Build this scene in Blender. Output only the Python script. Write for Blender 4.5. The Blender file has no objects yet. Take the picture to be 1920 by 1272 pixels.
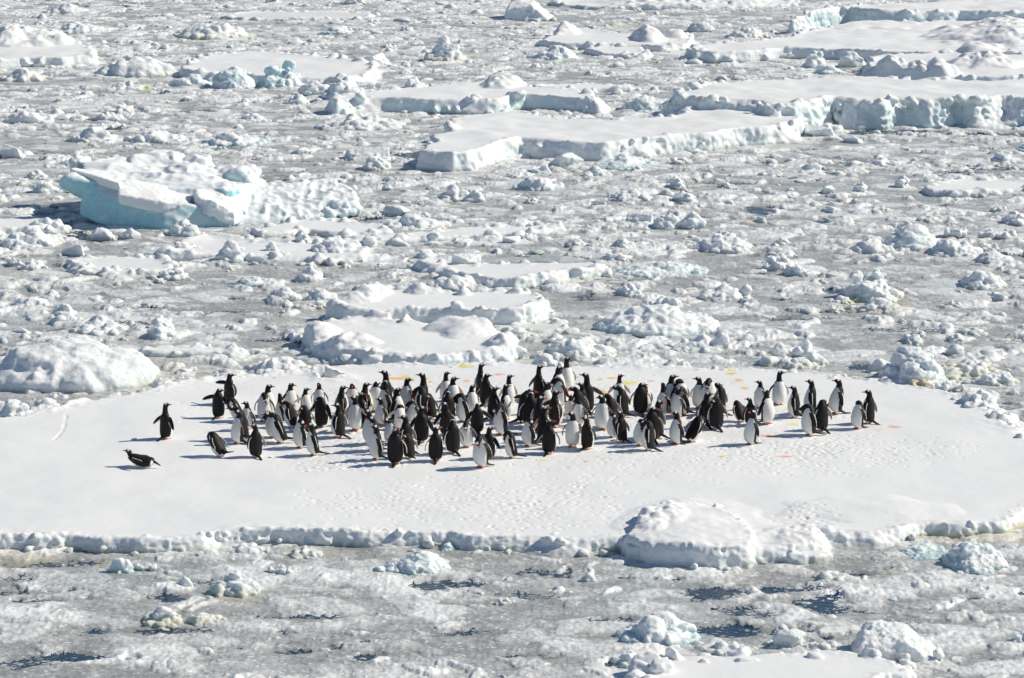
import bpy, bmesh, math, random
import numpy as np
from mathutils import Vector, Matrix
from mathutils.bvhtree import BVHTree

# ---------------------------------------------------------------- camera, light, exposure
S = bpy.context.scene
COL = S.collection
F_PX = 5600.0; IMG_W = 1920.0; IMG_H = 1272.0; CAM_H = 13.5
PITCH = math.atan(1144.0 / F_PX)
cam_d = bpy.data.cameras.new('camera'); cam = bpy.data.objects.new('camera', cam_d); COL.objects.link(cam)
cam.location = (0, 0, CAM_H); cam.rotation_euler = (math.pi / 2 - PITCH, 0, 0)
cam_d.sensor_width = 36.0; cam_d.lens = F_PX / IMG_W * 36.0; cam_d.clip_start = 1.0; cam_d.clip_end = 20000.0
S.camera = cam
SUN_EL = math.radians(38); SUN_AZ = math.radians(13)       # azimuth: angle from +X towards +Y
W = bpy.data.worlds.new('World'); S.world = W; W.use_nodes = True
nt = W.node_tree; bg = nt.nodes['Background']
sky = nt.nodes.new('ShaderNodeTexSky'); sky.sky_type = 'NISHITA'; sky.sun_disc = False
sky.sun_elevation = SUN_EL; sky.sun_rotation = math.pi / 2 - SUN_AZ
sky.air_density = 1.0; sky.dust_density = 0.1; sky.ozone_density = 3.5
nt.links.new(sky.outputs[0], bg.inputs[0]); bg.inputs[1].default_value = 0.078
sl = bpy.data.lights.new('sun', 'SUN'); sl.energy = 4.6; sl.angle = math.radians(0.55); sl.color = (1.0, 0.92, 0.775)
so = bpy.data.objects.new('sun', sl); COL.objects.link(so)
sd_ = Vector((math.cos(SUN_EL) * math.cos(SUN_AZ), math.cos(SUN_EL) * math.sin(SUN_AZ), math.sin(SUN_EL)))
so.rotation_euler = sd_.to_track_quat('Z', 'Y').to_euler(); so.location = (60, 60, 60)
S.view_settings.view_transform = 'Standard'; S.view_settings.look = 'None'
S.view_settings.gamma = 1.0; S.view_settings.exposure = 0.0
try:
    S.cycles.max_bounces = 6; S.cycles.diffuse_bounces = 3; S.cycles.glossy_bounces = 2
except Exception: pass

def at(px, py, z=0.0):
    """point on the level z that the photograph shows at pixel px, py"""
    a = PITCH + math.atan((py - IMG_H / 2) / F_PX)
    d = (CAM_H - z) / math.tan(a)
    depth = d * math.cos(PITCH) + (CAM_H - z) * math.sin(PITCH)
    return Vector(((px - IMG_W / 2) / F_PX * depth, d, z))
def px_m(p):
    return F_PX / (p.y * math.cos(PITCH) + CAM_H * math.sin(PITCH))

# ---------------------------------------------------------------- noise
_r = np.random.RandomState(7)
PERM = _r.permutation(4096).astype(np.int32)
GA = _r.rand(4096) * 2 * np.pi; GX = np.cos(GA).astype(np.float32); GY = np.sin(GA).astype(np.float32)
VAL = (_r.rand(4096) * 2 - 1).astype(np.float32)
def noise2(x, y, seed=0):
    xi = np.floor(x); yi = np.floor(y); fx = (x - xi).astype(np.float32); fy = (y - yi).astype(np.float32)
    xi = xi.astype(np.int64) + seed * 131; yi = yi.astype(np.int64) + seed * 57
    u = fx * fx * fx * (fx * (fx * 6 - 15) + 10); v = fy * fy * fy * (fy * (fy * 6 - 15) + 10)
    def g(ix, iy, dx, dy):
        h = PERM[(PERM[ix & 4095] + iy) & 4095]
        return GX[h] * dx + GY[h] * dy
    a = g(xi, yi, fx, fy); b = g(xi + 1, yi, fx - 1, fy); c = g(xi, yi + 1, fx, fy - 1); d = g(xi + 1, yi + 1, fx - 1, fy - 1)
    return ((a * (1 - u) + b * u) * (1 - v) + (c * (1 - u) + d * u) * v) * 1.5
def fbm2(x, y, o=4, seed=0, gain=.5):
    s = 0; a = 1; t = 0
    for k in range(o):
        s = s + a * noise2(x * 2 ** k, y * 2 ** k, seed + k); t += a; a *= gain
    return s / t
def billow2(x, y, o=3, seed=0, gain=.5):
    s = 0; a = 1; t = 0
    for k in range(o):
        s = s + a * (1 - 2 * np.abs(noise2(x * 2 ** k, y * 2 ** k, seed + k))); t += a; a *= gain
    return s / t
def noise3(p, seed=0):
    i = np.floor(p).astype(np.int64); f = (p - i).astype(np.float32); i = i + seed * 37
    f = f * f * (3 - 2 * f)
    def h(a, b, c): return VAL[PERM[(PERM[(PERM[(i[:, 0] + a) & 4095] + i[:, 1] + b) & 4095] + i[:, 2] + c) & 4095]]
    x, y, z = f[:, 0], f[:, 1], f[:, 2]
    def l(a, b, t): return a + (b - a) * t
    return l(l(l(h(0,0,0), h(1,0,0), x), l(h(0,1,0), h(1,1,0), x), y), l(l(h(0,0,1), h(1,0,1), x), l(h(0,1,1), h(1,1,1), x), y), z)
def sstep(a, b, x):
    t = np.clip((x - a) / (b - a), 0, 1); return t * t * (3 - 2 * t)

# ---------------------------------------------------------------- materials
def new_mat(name):
    m = bpy.data.materials.new(name); m.use_nodes = True
    n = m.node_tree.nodes; l = m.node_tree.links
    return m, n, l, n['Principled BSDF']
def mixc(n, l, fac, a, b):
    x = n.new('ShaderNodeMix'); x.data_type = 'RGBA'
    for sock, v in ((x.inputs[0], fac), (x.inputs[6], a), (x.inputs[7], b)):
        if isinstance(v, (int, float, tuple)): sock.default_value = v
        else: l.new(v, sock)
    return x.outputs[2]
def math_(n, l, op, a, b=0.0, clamp=False):
    x = n.new('ShaderNodeMath'); x.operation = op; x.use_clamp = clamp
    for sock, v in ((x.inputs[0], a), (x.inputs[1], b)):
        if isinstance(v, (int, float)): sock.default_value = v
        else: l.new(v, sock)
    return x.outputs[0]
def noise_node(n, l, vec, scale, detail=4, rough=.55):
    x = n.new('ShaderNodeTexNoise'); x.inputs['Scale'].default_value = scale
    x.inputs['Detail'].default_value = detail; x.inputs['Roughness'].default_value = rough
    l.new(vec, x.inputs['Vector']); return x.outputs[0]
def maprange(n, l, v, a, b, c=0.0, d=1.0):
    x = n.new('ShaderNodeMapRange'); x.inputs[1].default_value = a; x.inputs[2].default_value = b
    x.inputs[3].default_value = c; x.inputs[4].default_value = d
    l.new(v, x.inputs[0]); return x.outputs[0]
def attr(n, name):
    x = n.new('ShaderNodeAttribute'); x.attribute_name = name; return x

def slush_material():
    m, n, l, p = new_mat('slush_ice')
    geo = n.new('ShaderNodeNewGeometry'); pos = geo.outputs['Position']
    a = attr(n, 'mix'); sep = n.new('ShaderNodeSeparateColor'); l.new(a.outputs['Color'], sep.inputs[0])
    white, yellow, blue = sep.outputs[0], sep.outputs[1], sep.outputs[2]
    n1 = noise_node(n, l, pos, 11, 5, .7); n2 = noise_node(n, l, pos, 2.0, 5, .6); n3 = noise_node(n, l, pos, 34, 2, .6)
    def vor(scale, feat='F1'):
        x = n.new('ShaderNodeTexVoronoi'); x.feature = feat; x.inputs['Scale'].default_value = scale; l.new(pos, x.inputs['Vector']); return x
    v1 = vor(9.0); v2 = vor(22.0)
    grain = math_(n, l, 'SUBTRACT', .42, v1.outputs['Distance'])
    sg = n.new('ShaderNodeSeparateColor'); l.new(v2.outputs['Color'], sg.inputs[0])
    speck = math_(n, l, 'MULTIPLY', math_(n, l, 'SUBTRACT', sg.outputs[0], .5), .20)
    painted_glint = math_(n, l, 'GREATER_THAN', sg.outputs[1], .965)  # sparse sun glints painted into the slush colour as bright cells
    k = math_(n, l, 'ADD', math_(n, l, 'MULTIPLY', math_(n, l, 'SUBTRACT', n1, .5), .50), math_(n, l, 'MULTIPLY', math_(n, l, 'SUBTRACT', n2, .5), 1.15))
    k = math_(n, l, 'ADD', k, math_(n, l, 'ADD', math_(n, l, 'MULTIPLY', grain, .30), speck))
    f = math_(n, l, 'ADD', white, k)
    f = math_(n, l, 'ADD', math_(n, l, 'ADD', f, .12), math_(n, l, 'MULTIPLY', painted_glint, .55), True)
    c = mixc(n, l, f, (.315, .325, .318, 1), (.87, .885, .885, 1))
    c = mixc(n, l, math_(n, l, 'MULTIPLY', yellow, .75), c, (.52, .45, .26, 1))
    c = mixc(n, l, blue, c, (.47, .66, .72, 1))
    v3 = vor(7.5, 'DISTANCE_TO_EDGE'); v4 = vor(19.0, 'DISTANCE_TO_EDGE')
    e = math_(n, l, 'ADD', math_(n, l, 'MULTIPLY', v3.outputs['Distance'], 1.5), math_(n, l, 'MULTIPLY', v4.outputs['Distance'], .7))
    n5 = noise_node(n, l, pos, 2.6, 5, .65)
    wv = math_(n, l, 'ADD', math_(n, l, 'SUBTRACT', a.outputs['Alpha'], e), math_(n, l, 'MULTIPLY', math_(n, l, 'SUBTRACT', n5, .5), 1.6))
    wm = maprange(n, l, wv, .30, .44)
    c = mixc(n, l, wm, c, (.018, .045, .085, 1))
    l.new(maprange(n, l, wm, 0, 1, .42, .12), p.inputs['Roughness'])
    l.new(c, p.inputs['Base Color'])
    p.inputs['Specular IOR Level'].default_value = .35
    p.inputs['Subsurface Radius'].default_value = (.85, .95, 1.0); p.inputs['Subsurface Scale'].default_value = .035
    b = n.new('ShaderNodeBump'); b.inputs['Strength'].default_value = .25; b.inputs['Distance'].default_value = .04
    l.new(math_(n, l, 'ADD', n1, math_(n, l, 'MULTIPLY', grain, .8)), b.inputs['Height']); l.new(b.outputs[0], p.inputs['Normal'])
    return m

def ice_material(name, snow=(.84, .85, .855, 1), bump=.55, wet=(.40, .44, .40, 1), scale=1.0, sparkle=False, sss=0.0):
    m, n, l, p = new_mat(name)
    geo = n.new('ShaderNodeNewGeometry'); pos = geo.outputs['Position']
    a = attr(n, 'mix'); sep = n.new('ShaderNodeSeparateColor'); l.new(a.outputs['Color'], sep.inputs[0])
    tread, yellow, blue = sep.outputs[0], sep.outputs[1], sep.outputs[2]
    st = attr(n, 'stain')
    n1 = noise_node(n, l, pos, 7 * scale, 6, .65); n2 = noise_node(n, l, pos, 1.6 * scale, 4, .55); n3 = noise_node(n, l, pos, 30, 3, .7)
    c = mixc(n, l, n2, snow, (snow[0] * .955, snow[1] * .965, snow[2] * .98, 1))
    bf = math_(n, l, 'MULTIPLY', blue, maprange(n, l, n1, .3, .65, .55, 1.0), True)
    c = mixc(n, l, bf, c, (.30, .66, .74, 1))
    xyz = n.new('ShaderNodeSeparateXYZ'); l.new(pos, xyz.inputs[0])
    zz = math_(n, l, 'ADD', xyz.outputs[2], math_(n, l, 'MULTIPLY', math_(n, l, 'SUBTRACT', n1, .5), .12))
    wl = maprange(n, l, zz, .02, .15, .8, 0.0)
    c = mixc(n, l, wl, c, wet)
    c = mixc(n, l, yellow, c, (.50, .48, .20, 1))
    c = mixc(n, l, st.outputs['Alpha'], c, st.outputs['Color'])
    l.new(c, p.inputs['Base Color']); p.inputs['Roughness'].default_value = .62
    p.inputs['Specular IOR Level'].default_value = .3
    if sss:
        p.inputs['Subsurface Weight'].default_value = sss
        p.inputs['Subsurface Radius'].default_value = (.85, .95, 1.0); p.inputs['Subsurface Scale'].default_value = .09
    b = n.new('ShaderNodeBump'); b.inputs['Distance'].default_value = .05
    l.new(math_(n, l, 'ADD', n1, math_(n, l, 'MULTIPLY', n3, .3)), b.inputs['Height'])
    l.new(math_(n, l, 'MULTIPLY', tread, bump), b.inputs['Strength'])
    l.new(b.outputs[0], p.inputs['Normal'])
    return m

def water_material():
    m, n, l, p = new_mat('sea_water')
    geo = n.new('ShaderNodeNewGeometry'); pos = geo.outputs['Position']
    n1 = noise_node(n, l, pos, 14, 4, .6); n2 = noise_node(n, l, pos, 3, 4, .6)
    c = mixc(n, l, maprange(n, l, n1, .52, .72), (.012, .035, .075, 1), (.10, .14, .19, 1))
    l.new(c, p.inputs['Base Color']); p.inputs['Roughness'].default_value = .22; p.inputs['IOR'].default_value = 1.33
    b = n.new('ShaderNodeBump'); b.inputs['Strength'].default_value = .35; b.inputs['Distance'].default_value = .02
    l.new(n2, b.inputs['Height']); l.new(b.outputs[0], p.inputs['Normal'])
    return m

def plain(name, col, rough=.6, var=.25, scale=60, spec=.3):
    m, n, l, p = new_mat(name)
    tc = n.new('ShaderNodeTexCoord')
    nn = noise_node(n, l, tc.outputs['Object'], scale, 3)
    c = mixc(n, l, nn, tuple(v * (1 - var) for v in col) + (1,), tuple(min(1, v * (1 + var)) for v in col) + (1,))
    l.new(c, p.inputs['Base Color']); p.inputs['Roughness'].default_value = rough; p.inputs['Specular IOR Level'].default_value = spec
    return m
M_SLUSH = slush_material()
M_SNOW = ice_material('floe_snow', snow=(.86, .865, .862, 1), bump=.35)
M_ICE = ice_material('rubble_ice', snow=(.87, .88, .88, 1), bump=.55, wet=(.50, .54, .51, 1), scale=2.2, sss=.5)
M_BLUE = ice_material('glacier_ice', snow=(.87, .885, .885, 1), bump=.55, wet=(.34, .55, .58, 1), scale=1.5, sss=.6)
M_TAN = ice_material('stained_ice', snow=(.72, .66, .52, 1), bump=.8, wet=(.45, .38, .22, 1), scale=1.6)
M_WATER = water_material()
M_BLACK = plain('black_plumage', (.013, .011, .011), .6, .35, 40, .25)
M_BROWN = plain('brown_plumage', (.075, .047, .034), .6, .3, 40, .35)  # plain brown feather colour, not assigned to any face
M_WHITE = plain('white_plumage', (.80, .79, .75), .7, .05, 30)
M_PINK = plain('pale_wing_lining', (.55, .42, .39), .7, .15, 40)
M_BILL = plain('orange_bill', (.62, .10, .03), .4, .2)
M_FEET = plain('orange_feet', (.72, .20, .10), .5, .2)
PMATS = [M_BLACK, M_WHITE, M_PINK, M_BILL, M_FEET, M_BROWN]

# ---------------------------------------------------------------- mesh helpers
def tag(o, label=None, cat=None, group=None, kind=None):
    for k, v in (('label', label), ('category', cat), ('group', group), ('kind', kind)):
        if v: o[k] = v
    return o
def mesh_np(name, V, Fq):
    me = bpy.data.meshes.new(name)
    V = np.ascontiguousarray(V, np.float32); Fq = np.ascontiguousarray(Fq, np.int32)
    me.vertices.add(len(V)); me.vertices.foreach_set('co', V.ravel())
    k = Fq.shape[1]
    me.loops.add(Fq.size); me.loops.foreach_set('vertex_index', Fq.ravel())
    me.polygons.add(len(Fq)); me.polygons.foreach_set('loop_start', np.arange(0, Fq.size, k, dtype=np.int32))
    me.polygons.foreach_set('use_smooth', np.ones(len(Fq), bool))
    me.update(calc_edges=True); return me
def set_attr(me, name, rgba):
    a = me.attributes.new(name, 'FLOAT_COLOR', 'POINT')
    a.data.foreach_set('color', np.ascontiguousarray(rgba, np.float32).ravel())
def link(name, me, mat, parent=None):
    o = bpy.data.objects.new(name, me); COL.objects.link(o)
    if mat is not None:
        if isinstance(mat, list):
            for m in mat: me.materials.append(m)
        else: me.materials.append(mat)
    if parent: o.parent = parent
    return o
def remesh(me, voxel, smooth=0):
    o = bpy.data.objects.new('work', me); COL.objects.link(o)
    md = o.modifiers.new('r', 'REMESH'); md.mode = 'VOXEL'; md.voxel_size = voxel; md.use_smooth_shade = True
    if smooth:
        ms = o.modifiers.new('s', 'SMOOTH'); ms.factor = .5; ms.iterations = smooth
    dg = bpy.context.evaluated_depsgraph_get()
    out = bpy.data.meshes.new_from_object(o.evaluated_get(dg))
    bpy.data.objects.remove(o); bpy.data.meshes.remove(me)
    out.materials.clear(); return out
def get_v(me):
    a = np.empty(len(me.vertices) * 3, np.float32); me.vertices.foreach_get('co', a); return a.reshape(-1, 3)
def get_n(me):
    a = np.empty(len(me.vertices) * 3, np.float32); me.vertices.foreach_get('normal', a); return a.reshape(-1, 3)
def put_v(me, v):
    me.vertices.foreach_set('co', np.ascontiguousarray(v, np.float32).ravel())
    me.polygons.foreach_set('use_smooth', np.ones(len(me.polygons), bool)); me.update()

def poly_sd(X, Y, P):
    """signed distance to a polygon, positive inside"""
    d = np.full(X.shape, 1e9, np.float32); ins = np.zeros(X.shape, bool); n = len(P)
    for i in range(n):
        ax, ay = P[i]; bx, by = P[(i + 1) % n]; ex, ey = bx - ax, by - ay
        t = np.clip(((X - ax) * ex + (Y - ay) * ey) / (ex * ex + ey * ey + 1e-12), 0, 1)
        d = np.minimum(d, (X - ax - t * ex) ** 2 + (Y - ay - t * ey) ** 2)
        if abs(ey) > 1e-9:
            ins ^= ((ay > Y) != (by > Y)) & (X < (Y - ay) * ex / ey + ax)
    d = np.sqrt(d); return np.where(ins, d, -d)

def grid_solid(name, xs, ys, Z, mask, zb):
    """closed solid from a height grid: top, bottom and the sides round the masked cells"""
    nx, ny = len(xs), len(ys); N = nx * ny
    X, Y = np.meshgrid(xs, ys)
    V = np.concatenate([np.stack([X, Y, Z], -1).reshape(-1, 3), np.stack([X, Y, np.full_like(Z, zb)], -1).reshape(-1, 3)])
    c = mask[:-1, :-1] | mask[1:, :-1] | mask[:-1, 1:] | mask[1:, 1:]
    c[0, :] = c[-1, :] = False; c[:, 0] = c[:, -1] = False
    idx = np.arange(N).reshape(ny, nx)
    a, b, d, e = idx[:-1, :-1], idx[:-1, 1:], idx[1:, 1:], idx[1:, :-1]
    top = np.stack([a[c], b[c], d[c], e[c]], -1); bot = np.stack([e[c], d[c], b[c], a[c]], -1) + N
    F = [top, bot]
    def side(m, p, q): F.append(np.stack([p[m] + N, q[m] + N, q[m], p[m]], -1))
    cp = np.pad(c, 1)
    side(c & ~cp[:-2, 1:-1], a, b); side(c & ~cp[2:, 1:-1], d, e)
    side(c & ~cp[1:-1, :-2], e, a); side(c & ~cp[1:-1, 2:], b, d)
    F = np.concatenate(F)
    used = np.zeros(2 * N, bool); used[F.ravel()] = True
    re = np.cumsum(used) - 1
    return mesh_np(name, V[used], re[F])

FLOE_POLYS = []
BUMP_CACHE = {}
RUB = {}
def ico_np(sub=3):
    b = bmesh.new(); bmesh.ops.create_icosphere(b, subdivisions=sub, radius=1); V = np.array([v.co[:] for v in b.verts], np.float32); F = np.array([[v.index for v in f.verts] for f in b.faces], np.int32); b.free(); return V, F
ICO_V, ICO_F = ico_np()
def floe(name, label, cat, pts, h=.4, rub=1.0, rubr=.09, rim=.06, und=.05, blue=.2, yellow=0.0, bumps=(), rough=.045, edge=.12, ew=.10, mat=None, seed=1, step=None, smooth_h=0.0, slope=None, group=None, extra=None, attr_fn=None, tread=.35):
    """a floe: traced outline of its top at height h, walls down to the water, snow relief on top"""
    P = [at(x, y, h) for x, y in pts]; P2 = [(p.x, p.y) for p in P]
    FLOE_POLYS.append(P2)
    xs0 = min(p[0] for p in P2) - .5; xs1 = max(p[0] for p in P2) + .5; ys0 = min(p[1] for p in P2) - .5; ys1 = max(p[1] for p in P2) + .5
    dist = (ys0 + ys1) / 2; g = step or dist * .00062
    xs = np.arange(xs0, xs1, g); ys = np.arange(ys0, ys1, g); X, Y = np.meshgrid(xs, ys)
    sd = poly_sd(X, Y, P2)
    sd = sd + edge * fbm2(X * .9, Y * .9, 3 if h < .45 else 2, seed * 3 + 1, .5) + (.015 if h < .45 else .008) * billow2(X * 5, Y * 5, 2, seed + 9)
    tal = sstep(.0, .5, noise2(X * .45, Y * .45, seed + 77)); ewl = ew * (1 + 5.0 * tal * min(1, .4 / h))
    prof = sstep(0, 1, (sd + ewl) / (ewl * 1.6)) ** .75
    Z = -.18 + (h + .18) * prof
    Z += und * fbm2(X * .35, Y * .35, 3, seed + 5) * sstep(0, 1.2, sd)
    near = np.exp(-np.maximum(sd, 0) / .28) * (sd > -.02)
    Z += rim * near * (.5 + 1.1 * billow2(X * 2.2, Y * 2.2, 3, seed + 20)) * sstep(-.25, .35, noise2(X * .5, Y * .5, seed + 31))
    for bp in bumps:
        bx, by, rx, ry, bh = bp[:5]; q = at(bx, by, h); rr = bp[5] if len(bp) > 5 else .35; an = bp[6] if len(bp) > 6 else 0
        wx = X - q.x + .25 * rx * noise2(X * 1.3, Y * 1.3, seed + 40); wy = Y - q.y + .25 * ry * noise2(X * 1.3, Y * 1.3, seed + 41)
        ca, sa = math.cos(an), math.sin(an); wx, wy = wx * ca + wy * sa, -wx * sa + wy * ca
        r = np.sqrt((wx / rx) ** 2 + (wy / ry) ** 2)
        dome = np.clip(1 - r ** 1.6, 0, 1) ** .8
        Z += bh * dome * (1 + rr * billow2(X * 2.4, Y * 2.4, 3, seed + 50)) * (sd > -.1)
    if extra is not None: Z = extra(X, Y, Z, sd)
    mask = sd > -ew * 7
    me = grid_solid(name, xs, ys, Z, mask, -.25)
    if rub > 0:      # crumbled snow balls lying along the rim and at its foot, fused with the floe
        rg = random.Random(seed * 7 + 1); bv = [get_v(me)]; tri = []; off = len(bv[0]); q4 = np.empty(len(me.polygons) * 4, np.int32); me.polygons.foreach_get('vertices', q4); quads = q4.reshape(-1, 4)
        n = len(P2)
        for i in range(n):
            ax, ay = P2[i]; bx, by = P2[(i + 1) % n]; L = math.hypot(bx - ax, by - ay); ux, uy = (bx - ax) / L, (by - ay) / L
            for _ in range(int(L * 8.0 * rub + rg.random())):
                t = rg.random() * L; x = ax + ux * t; y = ay + uy * t
                m_ = float(noise2(np.array([x * .45]), np.array([y * .45]), seed + 77)[0]) * .9 + .35
                if rg.random() > m_ + .25: continue
                r = rubr * rg.uniform(.35, 1.5) * (1 if rg.random() > .12 else 1.5); o_ = rg.gauss(0, .11 + .1 * m_)
                x += -uy * o_; y += ux * o_
                inside = poly_sd(np.array([x]), np.array([y]), P2)[0]
                zc = h + r * rg.uniform(-.5, .35) if inside > .03 else rg.uniform(0, h * .9) * max(0, 1 + inside * 3) 
                V_ = ICO_V * np.array([r * rg.uniform(.8, 1.5), r * rg.uniform(.8, 1.3), r * rg.uniform(.65, 1.05)], np.float32)
                V_ = V_ * (facet_radius(ICO_V, rg.randint(0, 99999)) * 1.05)[:, None]
                bv.append(V_ + np.array([x, y, zc], np.float32)); tri.append(ICO_F + off); off += len(ICO_V)
        if tri:
            tri = np.concatenate(tri); tq = np.concatenate([tri, tri[:, 2:3]], 1)
            m2 = bpy.data.meshes.new(name); VV = np.concatenate(bv)
            m2.from_pydata(VV.tolist(), [], quads.tolist() + tri.tolist()); m2.update(); bpy.data.meshes.remove(me); me = m2
    me = remesh(me, g, 0)
    V = get_v(me); Nn = get_n(me)
    k = np.clip(1 - Nn[:, 2], 0, 1)
    f0 = 1.0 if dist < 80 else .75
    dn = noise3(V * 2.6 * f0, seed) * .9 + (1 - 2 * np.abs(noise3(V * 5.5 * f0, seed + 3))) * .6 + noise3(V * 13 * f0, seed + 7) * .35
    s0 = poly_sd(V[:, 0], V[:, 1], P2); rimk = .55 * np.exp(-(s0 / .22) ** 2)
    if h <= .45: dn = dn + .5 * (1 - 2 * np.abs(noise3(V * np.array([9, 9, 14], np.float32), seed + 15)))
    if h > .45: dn = dn * .9 + .5 * noise3(V * np.array([2.6, 2.6, .9], np.float32), seed + 11) + .35 * (1 - 2 * np.abs(noise3(V * 4.0, seed + 12))) + .3 * noise3(V * 9, seed + 13)
    V = V + Nn * (rough * np.maximum(k ** .7, rimk) * dn)[:, None] + Nn * (.0015 * noise3(V * 8, seed + 2))[:, None]
    put_v(me, V); Nn = get_n(me)
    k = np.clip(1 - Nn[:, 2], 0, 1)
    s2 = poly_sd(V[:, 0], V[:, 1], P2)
    bl = blue * sstep(.25, .8, k) * sstep(-1.1, .4, noise3(V * .9, seed + 13)) * sstep(h + .8, h * .2, V[:, 2])  # steep walls bluer: bare ice colour, plus shade painted into the far cliffs
    ye = .6 * yellow * sstep(.22, .04, V[:, 2]) * sstep(-.35, .5, noise3(V * np.array([.5, .5, 2], np.float32), seed + 17))
    tr = tread + (1 - tread) * np.maximum(sstep(.25, .6, k), np.exp(-np.maximum(s2, 0) / .3) * .8)
    rgba = np.stack([tr, ye, bl, np.ones_like(bl)], -1)
    stain = np.zeros((len(V), 4), np.float32)
    if attr_fn: attr_fn(me, V, rgba, stain); 
    set_attr(me, 'mix', rgba); set_attr(me, 'stain', stain)
    c = sum(P, Vector()) / len(P); c.z = 0
    V = get_v(me); V -= np.array(c, np.float32); put_v(me, V)
    o = link(name, me, mat or M_SNOW); o.location = c
    return tag(o, label, cat, group)

def facet_radius(D, seed, n=13):
    """radius of a random broken block in the directions D"""
    q = np.random.RandomState(seed % 100000); N = q.normal(size=(n, 3)); N /= np.linalg.norm(N, axis=1)[:, None]; d = q.uniform(.62, 1.0, n)
    dot = D @ N.T; r = np.where(dot > .08, d[None, :] / np.maximum(dot, .08), 9.0).min(1)
    return np.minimum(r, 1.25)
SPH = {}
def blob_bm(bm, c, r, seed, sub=2, amp=.18):
    rs = random.Random(seed)
    if amp >= .14 and seed % 10 < 7:
        if 3 not in SPH:
            b = bmesh.new(); bmesh.ops.create_icosphere(b, subdivisions=3, radius=1); SPH[3] = (np.array([v.co[:] for v in b.verts]), [[v.index for v in f.verts] for f in b.faces]); b.free()
        D, Fs = SPH[3]; P_ = D * facet_radius(D, seed)[:, None] * 1.05 * np.array(r) + np.array(c)
        vs = [bm.verts.new(p) for p in P_.tolist()]
        for f in Fs: bm.faces.new([vs[i] for i in f])
        return
    mt = Matrix.Translation(c) @ Matrix.Rotation(rs.uniform(0, 6.28), 4, (rs.random() + .1, rs.random(), rs.random())) 
    vs = bmesh.ops.create_icosphere(bm, subdivisions=sub, radius=1, matrix=Matrix.Identity(4))['verts']
    for v in vs:
        w = v.co.copy(); v.co = mt.to_3x3() @ w
        v.co = Vector((v.co.x * r[0], v.co.y * r[1], v.co.z * r[2])) * (1 + amp * rs.uniform(-1, 1)) + Vector(c)
def hull_bm(bm, c, r, seed, n=14, box=True, rot=(0, 0, 0)):
    rs = random.Random(seed); tmp = bmesh.new()
    for i in range(n):
        if box: q = Vector((rs.choice((-1, 1)) * rs.uniform(.7, 1), rs.choice((-1, 1)) * rs.uniform(.6, 1), rs.choice((-1, 1)) * rs.uniform(.65, 1)))
        else: q = Vector((rs.gauss(0, 1), rs.gauss(0, 1), rs.gauss(0, 1))).normalized()
        tmp.verts.new(Vector((q.x * r[0], q.y * r[1], q.z * r[2])))
    bmesh.ops.convex_hull(tmp, input=tmp.verts[:])
    loose = [v for v in tmp.verts if not v.link_faces]; bmesh.ops.delete(tmp, geom=loose, context='VERTS')
    from mathutils import Euler
    bmesh.ops.transform(tmp, matrix=Matrix.Translation(c) @ Euler(rot).to_matrix().to_4x4(), verts=tmp.verts[:])
    t = bpy.data.meshes.new('t'); tmp.to_mesh(t); tmp.free(); bm.from_mesh(t); bpy.data.meshes.remove(t)

def finish_ice(me, w, voxel, seed, rough, blue, yellow, smooth=0, blue_low=True, freq=1.0, billow=.6):
    me = remesh(me, voxel, smooth)
    V = get_v(me); Nn = get_n(me)
    f = freq * 2.2 / max(w, .5)
    dn = noise3(V * f * 1.6, seed) * .7 + (1 - 2 * np.abs(noise3(V * f * 3.5, seed + 3))) * billow + noise3(V * f * 9, seed + 7) * .35 + (1 - 2 * np.abs(noise3(V * f * 15, seed + 8))) * .18
    V = V + Nn * (rough * dn)[:, None]; put_v(me, V); Nn = get_n(me)
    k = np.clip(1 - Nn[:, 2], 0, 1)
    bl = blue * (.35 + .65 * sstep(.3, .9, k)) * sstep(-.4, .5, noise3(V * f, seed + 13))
    ye = yellow * sstep(.30, .04, V[:, 2]) * sstep(-.4, .4, noise3(V * f * .8, seed + 17))
    set_attr(me, 'mix', np.stack([np.ones_like(bl), ye, bl, np.ones_like(bl)], -1))
    set_attr(me, 'stain', np.zeros((len(V), 4), np.float32))
    return me

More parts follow.
